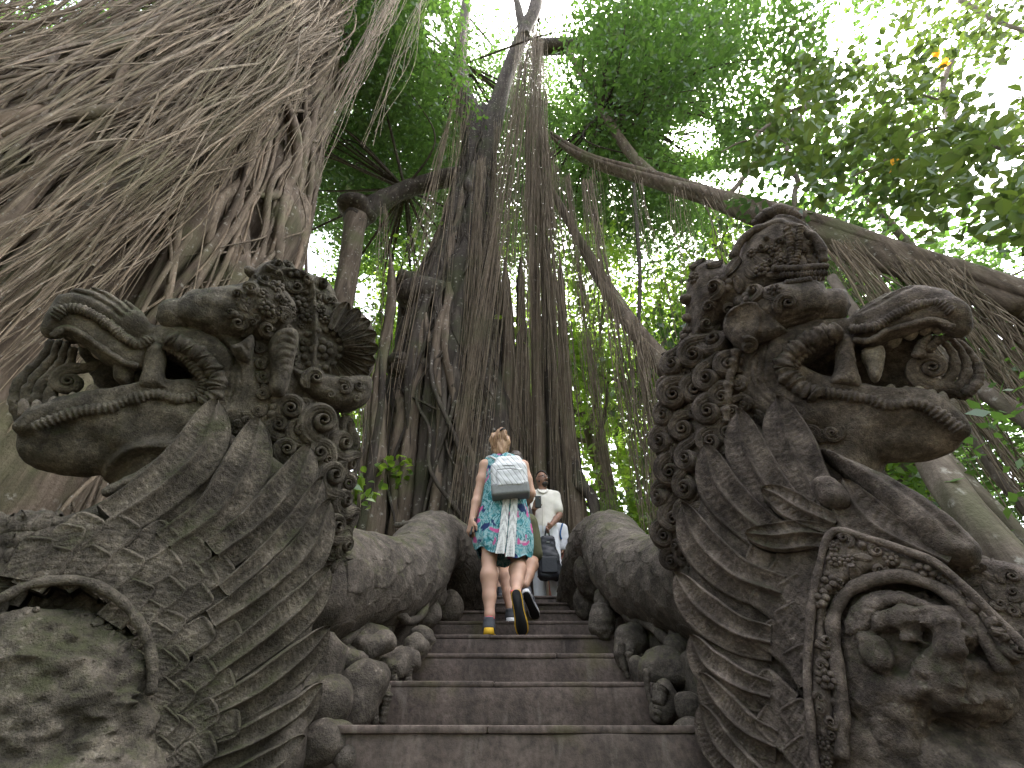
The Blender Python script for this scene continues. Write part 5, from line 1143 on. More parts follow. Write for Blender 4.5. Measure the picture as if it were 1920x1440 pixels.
# unseen forest around and behind the viewer, added to block low skylight
g = np.random.default_rng(77); cs = []
while len(cs) < 330:
    a = g.uniform(0, 2*np.pi); d = g.uniform(13, 24); q = (d*math.cos(a), d*math.sin(a), g.uniform(-.5, 12))
    if q[1] < 3 or abs(q[0]) > 22: cs.append(q)
fo = obj('unseen_forest_screen', leaf_mesh(clumps(cs, 2.2, 60, g, .1), .6, g, .3, .6), M['leaf'], None, False, 'stuff')
fo['label'] = 'unseen green forest added round the viewer to block low skylight'
# ================================================================ people on the stairs
def skin(name, c):
    m, t = mat(name); g = N(t, 'ShaderNodeNewGeometry'); n = noise(t, g.outputs['Position'], 9, 4); n2 = noise(t, g.outputs['Position'], 120, 3)
    k = mixc(t, n, tuple(q*.86 for q in c), tuple(min(1, q*1.12) for q in c))
    b = finish(t, k, .5, n2, .08, .002, .35)
    b.inputs['Subsurface Weight'].default_value = .12; b.inputs['Subsurface Radius'].default_value = (.012, .004, .002); b.inputs['Subsurface Scale'].default_value = .6
    return m
M['skin_pale'] = skin('pale_skin', (.46, .28, .20)); M['skin_tan'] = skin('tan_skin', (.42, .245, .165)); M['skin_brown'] = skin('brown_skin', (.21, .11, .072))
def floral():
    m, t = mat('floral_dress_cloth'); g = N(t, 'ShaderNodeNewGeometry'); P = g.outputs['Position']
    d = N(t, 'ShaderNodeTexNoise', ins={'Scale': 9.0, 'Detail': 3.0}); t.links.new(P, d.inputs[0])
    a = N(t, 'ShaderNodeVectorMath', operation='MULTIPLY_ADD'); t.links.new(d.outputs['Color'], a.inputs[0]); a.inputs[1].default_value = (.09, .09, .09); t.links.new(P, a.inputs[2]); V = a.outputs[0]
    def vor(sc, thr, soft=.06, rnd=1.0):
        v = N(t, 'ShaderNodeTexVoronoi', ins={'Scale': sc, 'Randomness': rnd}); t.links.new(V, v.inputs['Vector']); return ramp(t, v.outputs['Distance'], [(thr, 1.0), (thr+soft, 0.0)]), v
    n1 = noise(t, V, 12, 4, .6, 1.5); n2 = noise(t, P, 6, 2)
    c = ramp(t, n1, [(.36, (.03, .17, .19)), (.45, (.10, .30, .34)), (.52, (.33, .46, .48)), (.60, (.05, .22, .24)), (.70, (.28, .44, .47))])
    wv = N(t, 'ShaderNodeTexWave', ins={'Scale': 13.0, 'Distortion': 12.0, 'Detail': 2.0}); t.links.new(V, wv.inputs[0])
    c = mixc(t, math_(t, 'MULTIPLY', ramp(t, wv.outputs['Fac'], [(.72, 0.0), (.85, 1.0)]), ramp(t, n2, [(.42, 0.0), (.5, 1.0)])), c, (.02, .13, .14))
    l, _ = vor(9, .36); c = mixc(t, math_(t, 'MULTIPLY', l, ramp(t, noise(t, P, 10, 2), [(.48, 0.0), (.53, 1.0)])), c, (.02, .035, .11))
    f, _ = vor(7.5, .36); c = mixc(t, math_(t, 'MULTIPLY', f, ramp(t, noise(t, P, 8, 1), [(.46, 0.0), (.5, 1.0)])), c, (.50, .10, .26))
    f2, _ = vor(7.5, .13); c = mixc(t, math_(t, 'MULTIPLY', f2, ramp(t, noise(t, P, 8, 1), [(.46, 0.0), (.5, 1.0)])), c, (.85, .65, .70))
    finish(t, c, .85, noise(t, P, 90, 3), .25, .004, .2); return m
M['floral'] = floral()
def lace():
    m, t = mat('white_lace'); g = N(t, 'ShaderNodeNewGeometry'); v = N(t, 'ShaderNodeTexVoronoi', ins={'Scale': 95.0, 'Randomness': .12}); t.links.new(g.outputs['Position'], v.inputs['Vector'])
    finish(t, ramp(t, v.outputs['Distance'], [(.30, (.10, .11, .11)), (.42, (.62, .62, .60))]), .9, v.outputs['Distance'], .6, .004); return m
M['lace'] = lace()
def quilt():
    m, t = mat('white_quilted_leather'); g = N(t, 'ShaderNodeNewGeometry'); mp = N(t, 'ShaderNodeMapping'); mp.inputs['Rotation'].default_value = (0, R(35), 0); t.links.new(g.outputs['Position'], mp.inputs[0])
    w1 = N(t, 'ShaderNodeTexWave', ins={'Scale': 9.0, 'Distortion': .6}); w1.bands_direction = 'X'; t.links.new(mp.outputs[0], w1.inputs[0])
    h = ramp(t, w1.outputs['Fac'], [(0.0, 0.0), (.18, 1.0)])
    finish(t, mixc(t, h, (.36, .365, .37), (.54, .545, .55)), .45, h, .5, .006, .4); return m
M['quilt'] = quilt()
M['bagbase'] = plain('grey_bag_panel', (.17, .175, .17), .6, .3, 60); M['linen'] = plain('cream_linen', (.60, .57, .51), .9, .15, 40, .4, .08); M['whitecloth'] = plain('white_trouser_cloth', (.56, .57, .59), .9, .15, 30, .3, .08)
M['olive'] = plain('olive_cotton', (.10, .10, .055), .9, .2, 40); M['navy'] = plain('black_bag_nylon', (.012, .013, .018), .55, .4, 60, .5); M['coral'] = plain('coral_cotton', (.55, .22, .17), .9, .2, 40)
M['darkshirt'] = plain('dark_grey_cotton', (.05, .05, .055), .9, .2, 40); M['blue'] = plain('blue_strap', (.03, .10, .24), .7); M['black'] = plain('black_plastic', (.01, .01, .011), .35, .5); M['screen'] = plain('dark_screen_glass', (.006, .006, .007), .12, .5)
M['yellow'] = plain('yellow_foam', (.55, .33, .02), .7, .3, 80); M['sole'] = plain('black_rubber', (.012, .012, .012), .8, .3, 80); M['shoegrey'] = plain('grey_mesh_fabric', (.07, .075, .085), .8, .3, 150, .5); M['shoewhite'] = plain('white_foam', (.65, .66, .68), .6, .3, 80); M['pink'] = plain('pink_sock', (.6, .10, .14), .9, .2, 80)
M['sandal'] = plain('brown_leather', (.10, .04, .025), .5, .4, 60)
def hairm(name, a, b):
    m, t = mat(name); g = N(t, 'ShaderNodeNewGeometry'); mp = N(t, 'ShaderNodeMapping'); mp.inputs['Scale'].default_value = (70, 40, 9); t.links.new(g.outputs['Position'], mp.inputs[0])
    n = noise(t, mp.outputs[0], 1.0, 4, .6, .8); finish(t, ramp(t, n, [(.3, a), (.7, b)]), .45, n, .8, .006, .4); return m
M['blonde'] = hairm('blonde_hair', (.14, .06, .032), (.45, .29, .17)); M['darkhair'] = hairm('dark_hair', (.008, .006, .005), (.03, .022, .018)); M['brownhair'] = hairm('brown_hair', (.025, .017, .013), (.07, .05, .04))
def grow(C, pad, vox): C = np.asarray(C); return SDF(C.min(0)-pad, C.max(0)+pad, vox)
def hand_to(s, w_, d, side, k=1.0, curl=.5, spread=1.0):
    """palm and five bent fingers from wrist w_ along d; side = direction of the thumb"""
    d = norm(np.asarray(d, float)); side = norm(np.asarray(side)-d*np.dot(side, d)); nrm = np.cross(d, side); w_ = np.asarray(w_, float)
    for q in (-.5, 0, .5): s.cone(w_+side*q*.03*k, w_+d*.085*k+side*q*.056*k, .017*k, .014*k, .012)
    for q, L in ((.5, .070), (.17, .080), (-.17, .074), (-.5, .058)):
        a = w_+d*.085*k+side*q*.058*k*spread; b = a+(d*math.cos(curl)-nrm*math.sin(curl))*L*.55*k; c = b+(d*math.cos(curl*2.2)-nrm*math.sin(curl*2.2))*L*.5*k
        s.cone(a, b, .0105*k, .0095*k, .003); s.cone(b, c, .0095*k, .007*k, .003)
    a = w_+d*.025*k+side*.032*k; b = a+(side*.8+d*.7)*.035*k; c = b+(d*.95+side*.1-nrm*.35)*.034*k
    s.cone(a, b, .0135*k, .0115*k, .008); s.cone(b, c, .0115*k, .008*k, .004)
def leg(s, h, kn, an, k=1.0):
    h, kn, an = map(np.asarray, (h, kn, an)); d = norm(an-kn); back = np.array((0, -1, 0))-d*np.dot((0, -1, 0), d)
    s.chain([h, h+(kn-h)*.5, kn], (.088*k, .075*k, .055*k), .03); cf = kn+(an-kn)*.32+back*.012*k
    s.chain([kn, cf, kn+(an-kn)*.68, an], (.050*k, .063*k, .046*k, .033*k), .025)
def arm(s, a, b, c, k=1.0): s.chain([a, np.asarray(a)+(np.asarray(b)-a)*.5, b], (.050*k, .044*k, .036*k), .025); s.chain([b, np.asarray(b)+(np.asarray(c)-b)*.35, c], (.036*k, .038*k, .025*k), .02)
def shoe(parent, heel, fwd, up, up_m, mid_m, out_m, L=.27, name='shoe'):
    """trainer with outsole, midsole and upper; heel = point under the heel"""
    fwd = norm(np.asarray(fwd, float)); up = norm(np.asarray(up, float)-fwd*np.dot(up, fwd)); sd_ = np.cross(fwd, up)
    Mx = Matrix((( sd_[0], fwd[0], up[0], heel[0]), (sd_[1], fwd[1], up[1], heel[1]), (sd_[2], fwd[2], up[2], heel[2]), (0, 0, 0, 1)))
    def outl(a): return np.array([(.030, .0), (.036, .05), (.034, .10), (.040, .16), (.044, .20), (.036, .25), (.0, .272), (-.036, .25), (-.042, .20), (-.036, .16), (-.034, .10), (-.036, .05), (-.030, .0), (0, -.014)])*(a, L/.27)
    def slab(z0, z1, a0, a1, b=0):
        o0, o1 = cr(outl(a0), 40, True), cr(outl(a1), 40, True); w0 = np.clip((o0[:, 1:]-.18)/.09, 0, 1)**2*.02; h0 = np.clip((.08-o0[:, 1:])/.08, 0, 1)*b
        v = np.vstack([np.c_[o0, z0+w0], np.c_[o0*.5+o1*.5, (z0+z1)/2+w0], np.c_[o1, z1+w0+h0], [[0, .12, z0]], [[0, .12, z1]]]); f = list(grid_faces(3, 40, True)[:, ::-1]); f = [tuple(q[::-1]) for q in f]
        f += [(120, (q+1) % 40, q) for q in range(40)]+[(121, 80+q, 80+(q+1) % 40) for q in range(40)]
        return v, f
    def put(nm, vf, m_, par):
        o = obj(nm, vf, m_, par); o.matrix_parent_inverse = root_matrix(par).inverted(); o.matrix_basis = Mx; return o
    s = SDF((-.07, -.04, -.0), (.07, .31, .15), .005)
    s.chain([(0, .03, .045), (0, .10, .05), (0, .17, .042), (0, .225, .032)], (.038, .040, .038, .034), .02); s.cone((0, .035, .06), (0, .035, .095), .040, .040, .02); s.cone((0, .03, .13), (0, .035, .095), .030, .030, .004, 'd')
    s.half((0, 0, .018), (0, 0, -1))
    u = put(name, s.mesh(), up_m, parent)
    for nm, vf, m_ in (('midsole', slab(.004, .032, 1.05, 1.0, .012), mid_m), ('outsole', slab(-.008, .006, .84, .88), out_m)):
        o = obj(nm, vf, m_, u); o.matrix_parent_inverse = Matrix.Identity(4); o.matrix_basis = Matrix.Identity(4)
    return u
def seam(name, pts, r, m_, parent, seg=6): return obj(name, tube(cr(pts, 24), r, seg), m_, parent)

# ---------------------------------------------------------------- woman with the white backpack, seen from behind
Yw = 3.56
WO = thing('person', 'woman seen from behind in turquoise floral dress climbing the stairs', 'person', (-.16, 3.45, ZR*3))
J = dict(hd=at(938, 838, Yw+.02), nk=at(940, 860, Yw+.02), ch=at(944, 890, Yw+.03), pv=at(945, 975, Yw+.03), sl=at(910, 873, Yw), el=at(897, 925, Yw), wl=at(885, 976, Yw-.06), sr=at(980, 874, Yw), er=at(996, 925, Yw+.02), wr=at(984, 950, Yw+.22),
         hl=at(924, 985, Yw+.02), kl=at(917, 1050, Yw-.04), al=at(918, 1154, Yw-.13), hr_=at(963, 985, Yw+.02), kr=at(972, 1052, Yw+.05), ar=at(967, 1112, Yw-.17))
s = grow(list(J.values()), .2, .0085)
s.ell(J['ch'], (.150, .10, .17), .04); s.ell((J['ch']+J['pv'])/2, (.135, .10, .18), .05); s.ell(J['pv'], (.165, .125, .14), .05)
s.cone(J['nk'], J['hd'], .048, .05, .03); s.ell(J['hd']+np.array((0, .01, 0)), (.072, .088, .105), .03); s.chain([J['sl'], J['nk']+np.array((0, 0, -.04)), J['sr']], (.05, .06, .05), .03)
arm(s, J['sl'], J['el'], J['wl']); arm(s, J['sr'], J['er'], J['wr'])
hand_to(s, J['wl'], at(881, 1004, Yw-.05)-J['wl'], (.2, -.2, 0), 1.0, .7); hand_to(s, J['wr'], (0, 1, .3), (-1, 0, 0), 1.0, .6)
leg(s, J['hl'], J['kl'], J['al']); leg(s, J['hr_'], J['kr'], J['ar'])
s.cone(J['al'], J['al']+np.array((0, .03, -.05)), .034, .035, .02); s.cone(J['ar'], J['ar']+np.array((.02, -.02, -.05)), .034, .03, .02)
obj('body', s.mesh(), M['skin_pale'], WO)
hh = grow([J['hd']], .24, .006); hd = J['hd']
hh.ell(hd+np.array((0, .0, .012)), (.082, .098, .112), .02); hh.ell(hd+np.array((.01, -.06, .105)), (.052, .05, .05), .025); hh.ell(hd+np.array((-.045, -.05, .05)), (.05, .05, .06), .02); hh.ell(hd+np.array((.05, -.045, .03)), (.045, .05, .07), .02); hh.ell(hd+np.array((0, -.05, -.05)), (.062, .05, .07), .02)
hh.half(hd+np.array((0, .03, -.095)), (0, .45, -1)); hh.rough(.004, 55, 3)
hr2 = obj('hair', hh.mesh(), M['blonde'], WO)
for k in range(9):
    a = -1.2+.3*k; p0 = hd+np.array((.075*math.sin(a), -.085*math.cos(a)+.0, -.05)); seam('hair_strand', [p0, hd+np.array((.07*math.sin(a)*.8, -.107, .04)), hd+np.array((.02*math.sin(a)+.01, -.115, .10))], .006, M['blonde'], hr2)
seam('hair_clip', [hd+np.array((.0, -.125, .095)), hd+np.array((.022, -.128, .112)), hd+np.array((.04, -.12, .115))], .009, M['black'], hr2)
# dress: a loft that flares to a curved hem
ROWS = [(941, 853, 17, .060), (943, 860, 33, .085), (945, 868, 39, .105), (945, 880, 38, .115), (945, 900, 38, .120), (945, 925, 40, .125), (945, 948, 44, .140), (944, 970, 49, .155), (943, 992, 54, .165), (942, 1013, 57, .17), (943, 1034, 55, .168), (944, 1044, 52, .16)]
nn = 96; th = np.linspace(0, 2*np.pi, nn, endpoint=False); rows = even(cr(np.array(ROWS, float), 60), 46); Vd = []
for i, (cx, cy, hw_, dp) in enumerate(rows):
    f = i/45; c = at(cx, cy, Yw+.02); a = hw_*pxm(cx, cy, Yw); rp = 1+(f**2)*(.035*np.sin(9*th+2*f)+.02*np.sin(17*th+1))
    z = c[2]+f**4*(.030*np.sin(th*2+1.0)-.035*np.cos(th)*.6+.012*np.sin(th*7))
    y = Yw+.02+dp*np.sin(th)*rp; Vd.append(np.stack([c[0]+a*np.cos(th)*rp, y, z], 1))
Vd = np.concatenate(Vd); inn = Vd.copy(); Cx = np.array([0, Yw+.02, 0])
dv = np.vstack([Vd, Vd*(1, 1, 1)+np.c_[-(Vd[:, :2]-Vd[:, :2].mean(0))*.03, np.zeros(len(Vd))]]); n0 = len(Vd)
fo = grid_faces(46, nn, True); k = np.arange(nn); k2 = (k+1) % nn; lr = 45*nn
df = np.vstack([fo, fo[:, ::-1]+n0, np.stack([lr+k, lr+k+n0, lr+k2+n0, lr+k2], 1)])
dress = obj('dress', (dv, df[:, ::-1]), M['floral'], WO)
for pts in ([(950, 925), (947, 960), (943, 1000), (937, 1038)], [(965, 925), (963, 960), (960, 1000), (956, 1044)]):
    P_ = even(cr([at(x, y, Yw-.125-.050*min(1, (y-925)/90)) for x, y in pts], 40), 40); hwid = np.linspace(.026, .033, 40); side = np.array((1, 0, 0.))
    v = np.concatenate([P_-side*hwid[:, None], P_+np.array((0, -.008, 0)), P_+side*hwid[:, None]]).reshape(3, 40, 3).transpose(1, 0, 2).reshape(-1, 3); vb = v+np.array((0, .008, 0)); q = grid_faces(40, 3)
    obj('lace_panel', (np.vstack([v, vb]), np.vstack([q, q[:, ::-1]+len(v)])), M['lace'], dress)
sh = shoe(WO, J['al']*(1, 1, 0)+np.array((0, -.055, ZR*3+.010)), (-.03, 1, 0), (0, 0, 1), M['shoegrey'], M['yellow'], M['sole'])
seam('sock', [J['al']+np.array((-.03, -.03, -.025)), J['al']+np.array((0, -.045, -.022)), J['al']+np.array((.03, -.03, -.025))], .012, M['pink'], WO)
shoe(WO, J['ar']+np.array((.0, -.085, -.01)), (.17, .22, -.95), (.05, .95, .28), M['shoegrey'], M['yellow'], M['sole'])
seam('sock', [J['ar']+np.array((-.03, -.03, .0)), J['ar']+np.array((0, -.045, -.0)), J['ar']+np.array((.03, -.03, .0))], .012, M['pink'], WO)
ph = thing('phone', 'dark phone in the left hand of the woman in the floral dress', 'phone', at(886, 992, Yw-.06))
s = grow([at(887, 990, Yw-.05)], .12, .004); s.rbox(at(887, 990, Yw-.05), (.010, .036, .07), .006, .003, 'u', Matrix.Rotation(.25, 3, 'Y')); obj('case', s.mesh(), M['black'], ph)
obj('screen', box(at(887, 990, Yw-.05)+(.0105, -.03, -.06), at(887, 990, Yw-.05)+(.0115, .03, .06)), M['screen'], ph)
# white backpack
bc = at(955, 893, Yw-.15); BP = thing('backpack', 'white quilted backpack with grey base on the woman in floral dress', 'backpack', bc)
tilt = Matrix.Rotation(R(-5), 3, 'Y')
s = grow([bc], .30, .006); hb = .150
s.rbox(bc+np.array((0, 0, -.03)), (.148, .065, .13), .035, 0, 'u', tilt); s.rbox(bc+np.array((-.004, .005, .08)), (.115, .055, .10), .05, .05, 'u', tilt); s.rough(.0015, 60, 2)
bb = obj('bag_body', s.mesh(), M['quilt'], BP)
s = grow([bc], .28, .005); s.rbox(bc+np.array((.006, -.066, -.045)), (.108, .022, .072), .018, 0, 'u', tilt); s.rough(.0015, 60, 4); obj('pocket', s.mesh(), M['quilt'], bb)
s = grow([bc], .30, .005); s.rbox(bc+np.array((.010, -.008, -.135)), (.152, .072, .052), .022, 0, 'u', tilt); obj('base_panel', s.mesh(), M['bagbase'], BP)
seam('zip', [bc+np.array((-.11, -.062, .055)), bc+np.array((0, -.07, .062)), bc+np.array((.11, -.062, .05))], .004, M['bagbase'], bb); seam('zip', [bc+np.array((-.10, -.086, .018)), bc+np.array((.005, -.091, .024)), bc+np.array((.108, -.086, .014))], .003, M['bagbase'], bb)
for q in (-1, 1): seam('shoulder_strap', [bc+np.array((q*.07, .03, .15)), at(940+q*26, 860, Yw-.02)+np.array((0, 0, .015)), at(942+q*30, 885, Yw+.12), at(944+q*34, 915, Yw+.10), bc+np.array((q*.13, .04, -.10))], .011, M['quilt'], BP)
seam('carry_loop', [bc+np.array((-.03, .02, .175)), bc+np.array((0, .0, .20)), bc+np.array((.03, .02, .175))], .007, M['quilt'], BP)

# ---------------------------------------------------------------- generic walker for those half hidden behind her
def walker(label, J, sk, top_m, bot_m, hair_m, k=1.0, shorts=True, hem=None, sleeve=1, vox=.0125, face=None):
    p = thing('person', label, 'person', (J['pv'][0], J['pv'][1], J['floor']))
    pts = [v for q, v in J.items() if q != 'floor']; s = grow(pts, .24, vox)
    s.cone(J['nk'], J['hd'], .05*k, .052*k, .02); s.ell(J['hd'], (.074*k, .092*k, .112*k), .03); s.ell(J['ch'], (.15*k, .10*k, .18*k), .04); s.ell(J['pv'], (.14*k, .11*k, .14*k), .04); s.ell((J['ch']+J['pv'])/2, (.125*k, .095*k, .16*k), .05)
    arm(s, J['sl'], J['el'], J['wl'], k); arm(s, J['sr'], J['er'], J['wr'], k); leg(s, J['hl'], J['kl'], J['al'], k); leg(s, J['hr'], J['kr'], J['ar'], k)
    hand_to(s, J['wl'], J['wl']-J['el'] if 'fl' not in J else J['fl'], J.get('tl', np.array((0, 1., 0))), k, .6); hand_to(s, J['wr'], J['wr']-J['er'] if 'fr' not in J else J['fr'], J.get('tr', np.array((0, 1., 0))), k, .6)
    if face: face(s, J)
    obj('body', s.mesh(), sk, p)
    s = grow(pts, .26, vox); s.ell(J['ch']+np.array((0, 0, .01)), (.172*k, .122*k, .20*k), .03); s.ell((J['ch']+J['pv'])/2, (.152*k, .12*k, .19*k), .05); s.ell(J['pv']+np.array((0, 0, .04)), (.165*k, .132*k, .13*k), .04)
    s.chain([J['sl'], J['nk']+np.array((0, 0, -.045)), J['sr']], (.062*k, .068*k, .062*k), .03)
    for a, b in (('sl', 'el'), ('sr', 'er')):
        e = J[a]+(J[b]-J[a])*min(1, .62*sleeve); s.chain([J[a], e], (.068*k, .066*k), .03)
        if sleeve > 1.5: s.chain([e, J[b], J['w'+b[1]]], (.066*k, .062*k, .06*k), .02)
    s.rough(.0018, 14, 7); s.rough(.001, 40, 9)
    s.half(J['nk']+np.array((0, -.01, -.005)), (0, -.45, 1)); s.half(J['pv']+np.array((0, 0, hem if hem is not None else -.02)), (0, 0, -1))
    sh_ = obj('shirt', s.mesh(), top_m, p)
    s = grow([J[q] for q in ('pv', 'hl', 'hr', 'kl', 'kr', 'al', 'ar')], .22, vox); s.ell(J['pv'], (.165*k, .130*k, .15*k), .04)
    for h_, n_, a_ in (('hl', 'kl', 'al'), ('hr', 'kr', 'ar')):
        if shorts: s.chain([J[h_], J[h_]+(J[n_]-J[h_])*.85], (.108*k, .098*k), .03)
        else: s.chain([J[h_], J[n_], J[a_]], (.108*k, .085*k, .072*k), .03)
    s.rough(.003, 26, 3); obj('shorts' if shorts else 'trousers', s.mesh(), bot_m, p)
    s = grow([J['hd']], .2, .007); s.ell(J['hd']+np.array((0, .012 if not face else .0, .018)), (.083*k, .100*k, .112*k), .02)
    if face: s.half(J['hd']+np.array((0, -.035, .045)), (-.35, -.75, -.62)); s.half(J['hd']+np.array((0, .0, -.03)), (0, -.2, -1))
    else: s.half(J['hd']+np.array((0, 0, -.03)), (0, .5, -1))
    s.rough(.003, 70, 3); obj('hair', s.mesh(), hair_m, p)
    return p, sh_
v3 = lambda *a: np.array(a, float)
# person in olive shorts just ahead of her
Y2 = 4.28
J2 = dict(floor=ZR*4, hd=at(967, 866, Y2), nk=at(968, 886, Y2), ch=at(961, 920, Y2), pv=at(968, 975, Y2), sl=at(936, 902, Y2), el=at(938, 942, Y2), wl=at(945, 975, Y2+.1), sr=at(984, 902, Y2), er=at(986, 940, Y2+.04), wr=at(980, 968, Y2+.18),
          hl=at(957, 985, Y2), kl=at(946, 1060, Y2-.06), al=at(957, 1143, Y2-.30), hr=at(988, 985, Y2), kr=at(1000, 1045, Y2+.06), ar=at(985, 1098, Y2-.22))
p2, _ = walker('person in olive shorts and striped trainers mostly hidden behind the woman in floral dress', J2, M['skin_tan'], M['darkshirt'], M['olive'], M['brownhair'])
shoe(p2, J2['al']*(1, 1, 0)+v3(0, -.05, ZR*4+.010), (.05, 1, 0), (0, 0, 1), M['shoegrey'], M['shoewhite'], M['sole'])
shoe(p2, J2['ar']+v3(0, -.055, -.075), (.35, .72, -.60), (-.05, .62, .78), M['shoegrey'], M['shoewhite'], M['sole'])
# someone further up, only a leg and dark shoe to be seen
Y5 = 5.35
J5 = dict(floor=ZD, hd=at(946, 898, Y5), nk=at(946, 914, Y5), ch=at(946, 940, Y5), pv=at(946, 990, Y5), sl=at(926, 925, Y5), el=at(924, 958, Y5), wl=at(930, 985, Y5), sr=at(966, 925, Y5), er=at(968, 958, Y5), wr=at(962, 985, Y5), hl=at(938, 1000, Y5), kl=at(938, 1060, Y5), al=at(939, 1122, Y5-.04), hr=at(955, 1000, Y5), kr=at(956, 1055, Y5+.06), ar=at(955, 1112, Y5+.10))
p5, _ = walker('person with bare leg and dark shoe, almost wholly hidden behind the woman in floral dress', J5, M['skin_pale'], M['darkshirt'], M['darkshirt'], M['brownhair'], .95)
shoe(p5, J5['al']*(1, 1, 0)+v3(0, -.05, ZD+.012), (0, 1, 0), (0, 0, 1), M['navy'], M['navy'], M['sole']); shoe(p5, J5['ar']*(1, 1, 0)+v3(0, -.05, ZD+.012), (0, 1, 0), (0, 0, 1), M['navy'], M['navy'], M['sole'])
# man in the cream shirt coming down towards us
Y3 = 5.62
J3 = dict(floor=ZD, hd=at(1016, 899, Y3), nk=at(1017, 918, Y3), ch=at(1020, 945, Y3), pv=at(1020, 994, Y3), sl=at(999, 931, Y3), el=at(996, 966, Y3-.06), wl=at(1002, 954, Y3-.26), sr=at(1041, 931, Y3), er=at(1049, 966, Y3-.04), wr=at(1032, 986, Y3-.20),
          hl=at(1009, 1005, Y3), kl=at(1012, 1065, Y3-.03), al=at(1013, 1122, Y3), hr=at(1032, 1005, Y3), kr=at(1040, 1062, Y3-.08), ar=at(1046, 1118, Y3-.06), fl=v3(.25, -.15, .6), tl=v3(1, 0, .2), fr=v3(-.5, -.45, -.55), tr=v3(-.2, -.8, .4))
def man_face(s, J):
    c = J['hd']; f = norm(v3(.52, -.85, -.02)); sd_ = v3(f[1], -f[0], 0)*-1; up = v3(0, 0, 1)
    P_ = lambda a, b, d: c+sd_*a+up*b+f*d
    s.ell(P_(0, -.045, .018), (.058, .07, .062), .03); s.cone(P_(0, -.085, .04), P_(0, -.09, .066), .03, .024, .02)
    s.cone(P_(0, .012, .085), P_(0, -.028, .108), .010, .017, .012); s.cone(P_(-.035, .022, .076), P_(.035, .022, .076), .012, .012, .012)
    s.cone(P_(-.022, -.058, .084), P_(.022, -.058, .084), .009, .009, .006); s.cone(P_(-.018, -.070, .082), P_(.018, -.070, .082), .009, .009, .004)
    for q in (-1, 1): s.ell(P_(q*.032, .004, .088), (.016, .016, .009), .006, 'd'); s.ell(P_(q*.074, -.01, -.01), (.016, .022, .032), .012)
p3_, sh3 = walker('man in glasses, cream short-sleeved shirt and white trousers standing on the bridge', J3, M['skin_brown'], M['linen'], M['whitecloth'], M['darkhair'], 1.0, False, -.045, 1.15, .009, man_face)
c = J3['hd']; f = norm(v3(.52, -.85, -.02)); sd_ = v3(-f[1], f[0], 0); up = v3(0, 0, 1)
s = grow([c], .17, .0055); s.cone(c-up*.09+f*.055, c-up*.075+f*.075, .034, .02, .02); s.cone(c-up*.05-sd_*.055+f*.03, c-up*.085+f*.06, .024, .03, .02); s.cone(c-up*.05+sd_*.055+f*.03, c-up*.085+f*.06, .024, .03, .02); s.cone(c-up*.044-sd_*.022+f*.094, c-up*.044+sd_*.022+f*.094, .008, .008, .005)
obj('beard', s.mesh(), M['darkhair'], p3_)
gm = MB(); t = np.linspace(0, 2*np.pi, 21)
for q in (-1, 1):
    gm.add(tube(c+sd_*(q*.032)+up*.004+f*.104+.023*np.cos(t)[:, None]*sd_+.018*np.sin(t)[:, None]*up, .0028, 6, 1, False)); gm.add(tube(cr([c+sd_*q*.055+up*.008+f*.10, c+sd_*q*.078+up*.008+f*.04, c+sd_*q*.08+up*.004-f*.02], 10), .0025, 5))
gm.add(tube(cr([c-sd_*.01+up*.006+f*.108, c+up*.009+f*.11, c+sd_*.01+up*.006+f*.108], 6), .0025, 5)); gl = thing('glasses', 'dark-rimmed glasses worn by the man in the cream shirt', 'glasses', c+f*.1); obj('frame', gm.get(), M['black'], gl)
for q in (-1, 1): obj('eye', ellipsoid(c+sd_*q*.032+up*.004+f*.080, (.010, .010, .008), 10, 8), M['shoewhite'], p3_); obj('iris', ellipsoid(c+sd_*(q*.032+.003)+up*.004+f*.0885, (.005, .004, .005), 8, 6), M['black'], p3_)
for q in (-1, 1): seam('collar', [J3['nk']+v3(q*.05, .02, .0), J3['nk']+v3(q*.062, -.06, -.03), J3['nk']+v3(q*.045, -.105, -.075), J3['nk']+v3(0, -.115, -.10)], .014, M['linen'], sh3)
seam('button_band', [at(1017, 930, Y3-.135), at(1018, 955, Y3-.145), at(1018, 985, Y3-.14), at(1018, 998, Y3-.12)], .006, M['linen'], sh3)
for q, a_ in (('l', J3['al']), ('r', J3['ar'])):
    s = grow([a_], .3, .007); b_ = a_*(1, 1, 0)+v3(0, 0, ZD); s.chain([a_, b_+v3(0, .03, .045), b_+v3(.02, -.06, .045), b_+v3(.03, -.15, .03), b_+v3(.03, -.18, .028)], (.036, .038, .034, .028, .02), .02)
    for j in range(5): s.cone(b_+v3(.0+.014*j, -.165, .026), b_+v3(.002+.015*j, -.20+.006*j, .022), .012, .010, .004)
    s.half(b_+v3(0, 0, .02), (0, 0, -1)); ft = obj('foot', s.mesh(), M['skin_brown'], p3_)
    s = grow([b_], .3, .006); s.poly(cr(np.array([(b_[0]-.04, 0)]*1+[(0, 0)]), 4, True), 0, .0, .0) if False else s.rbox(b_+v3(.02, -.07, .012), (.046, .14, .010), .008, 0); obj('sandal', s.mesh(), M['sandal'], p3_)
    seam('sandal_strap', [b_+v3(-.025, -.09, .02), b_+v3(.01, -.10, .078), b_+v3(.06, -.09, .02)], .009, M['sandal'], p3_)
mp = thing('phone', 'black phone held up by the man in the cream shirt', 'phone', at(1009, 941, Y3-.34))
s = grow([at(1009, 941, Y3-.34)], .12, .004); s.rbox(at(1009, 941, Y3-.34), (.037, .006, .075), .005, 0, 'u', Matrix.Rotation(.1, 3, 'X')); obj('case', s.mesh(), M['black'], mp)
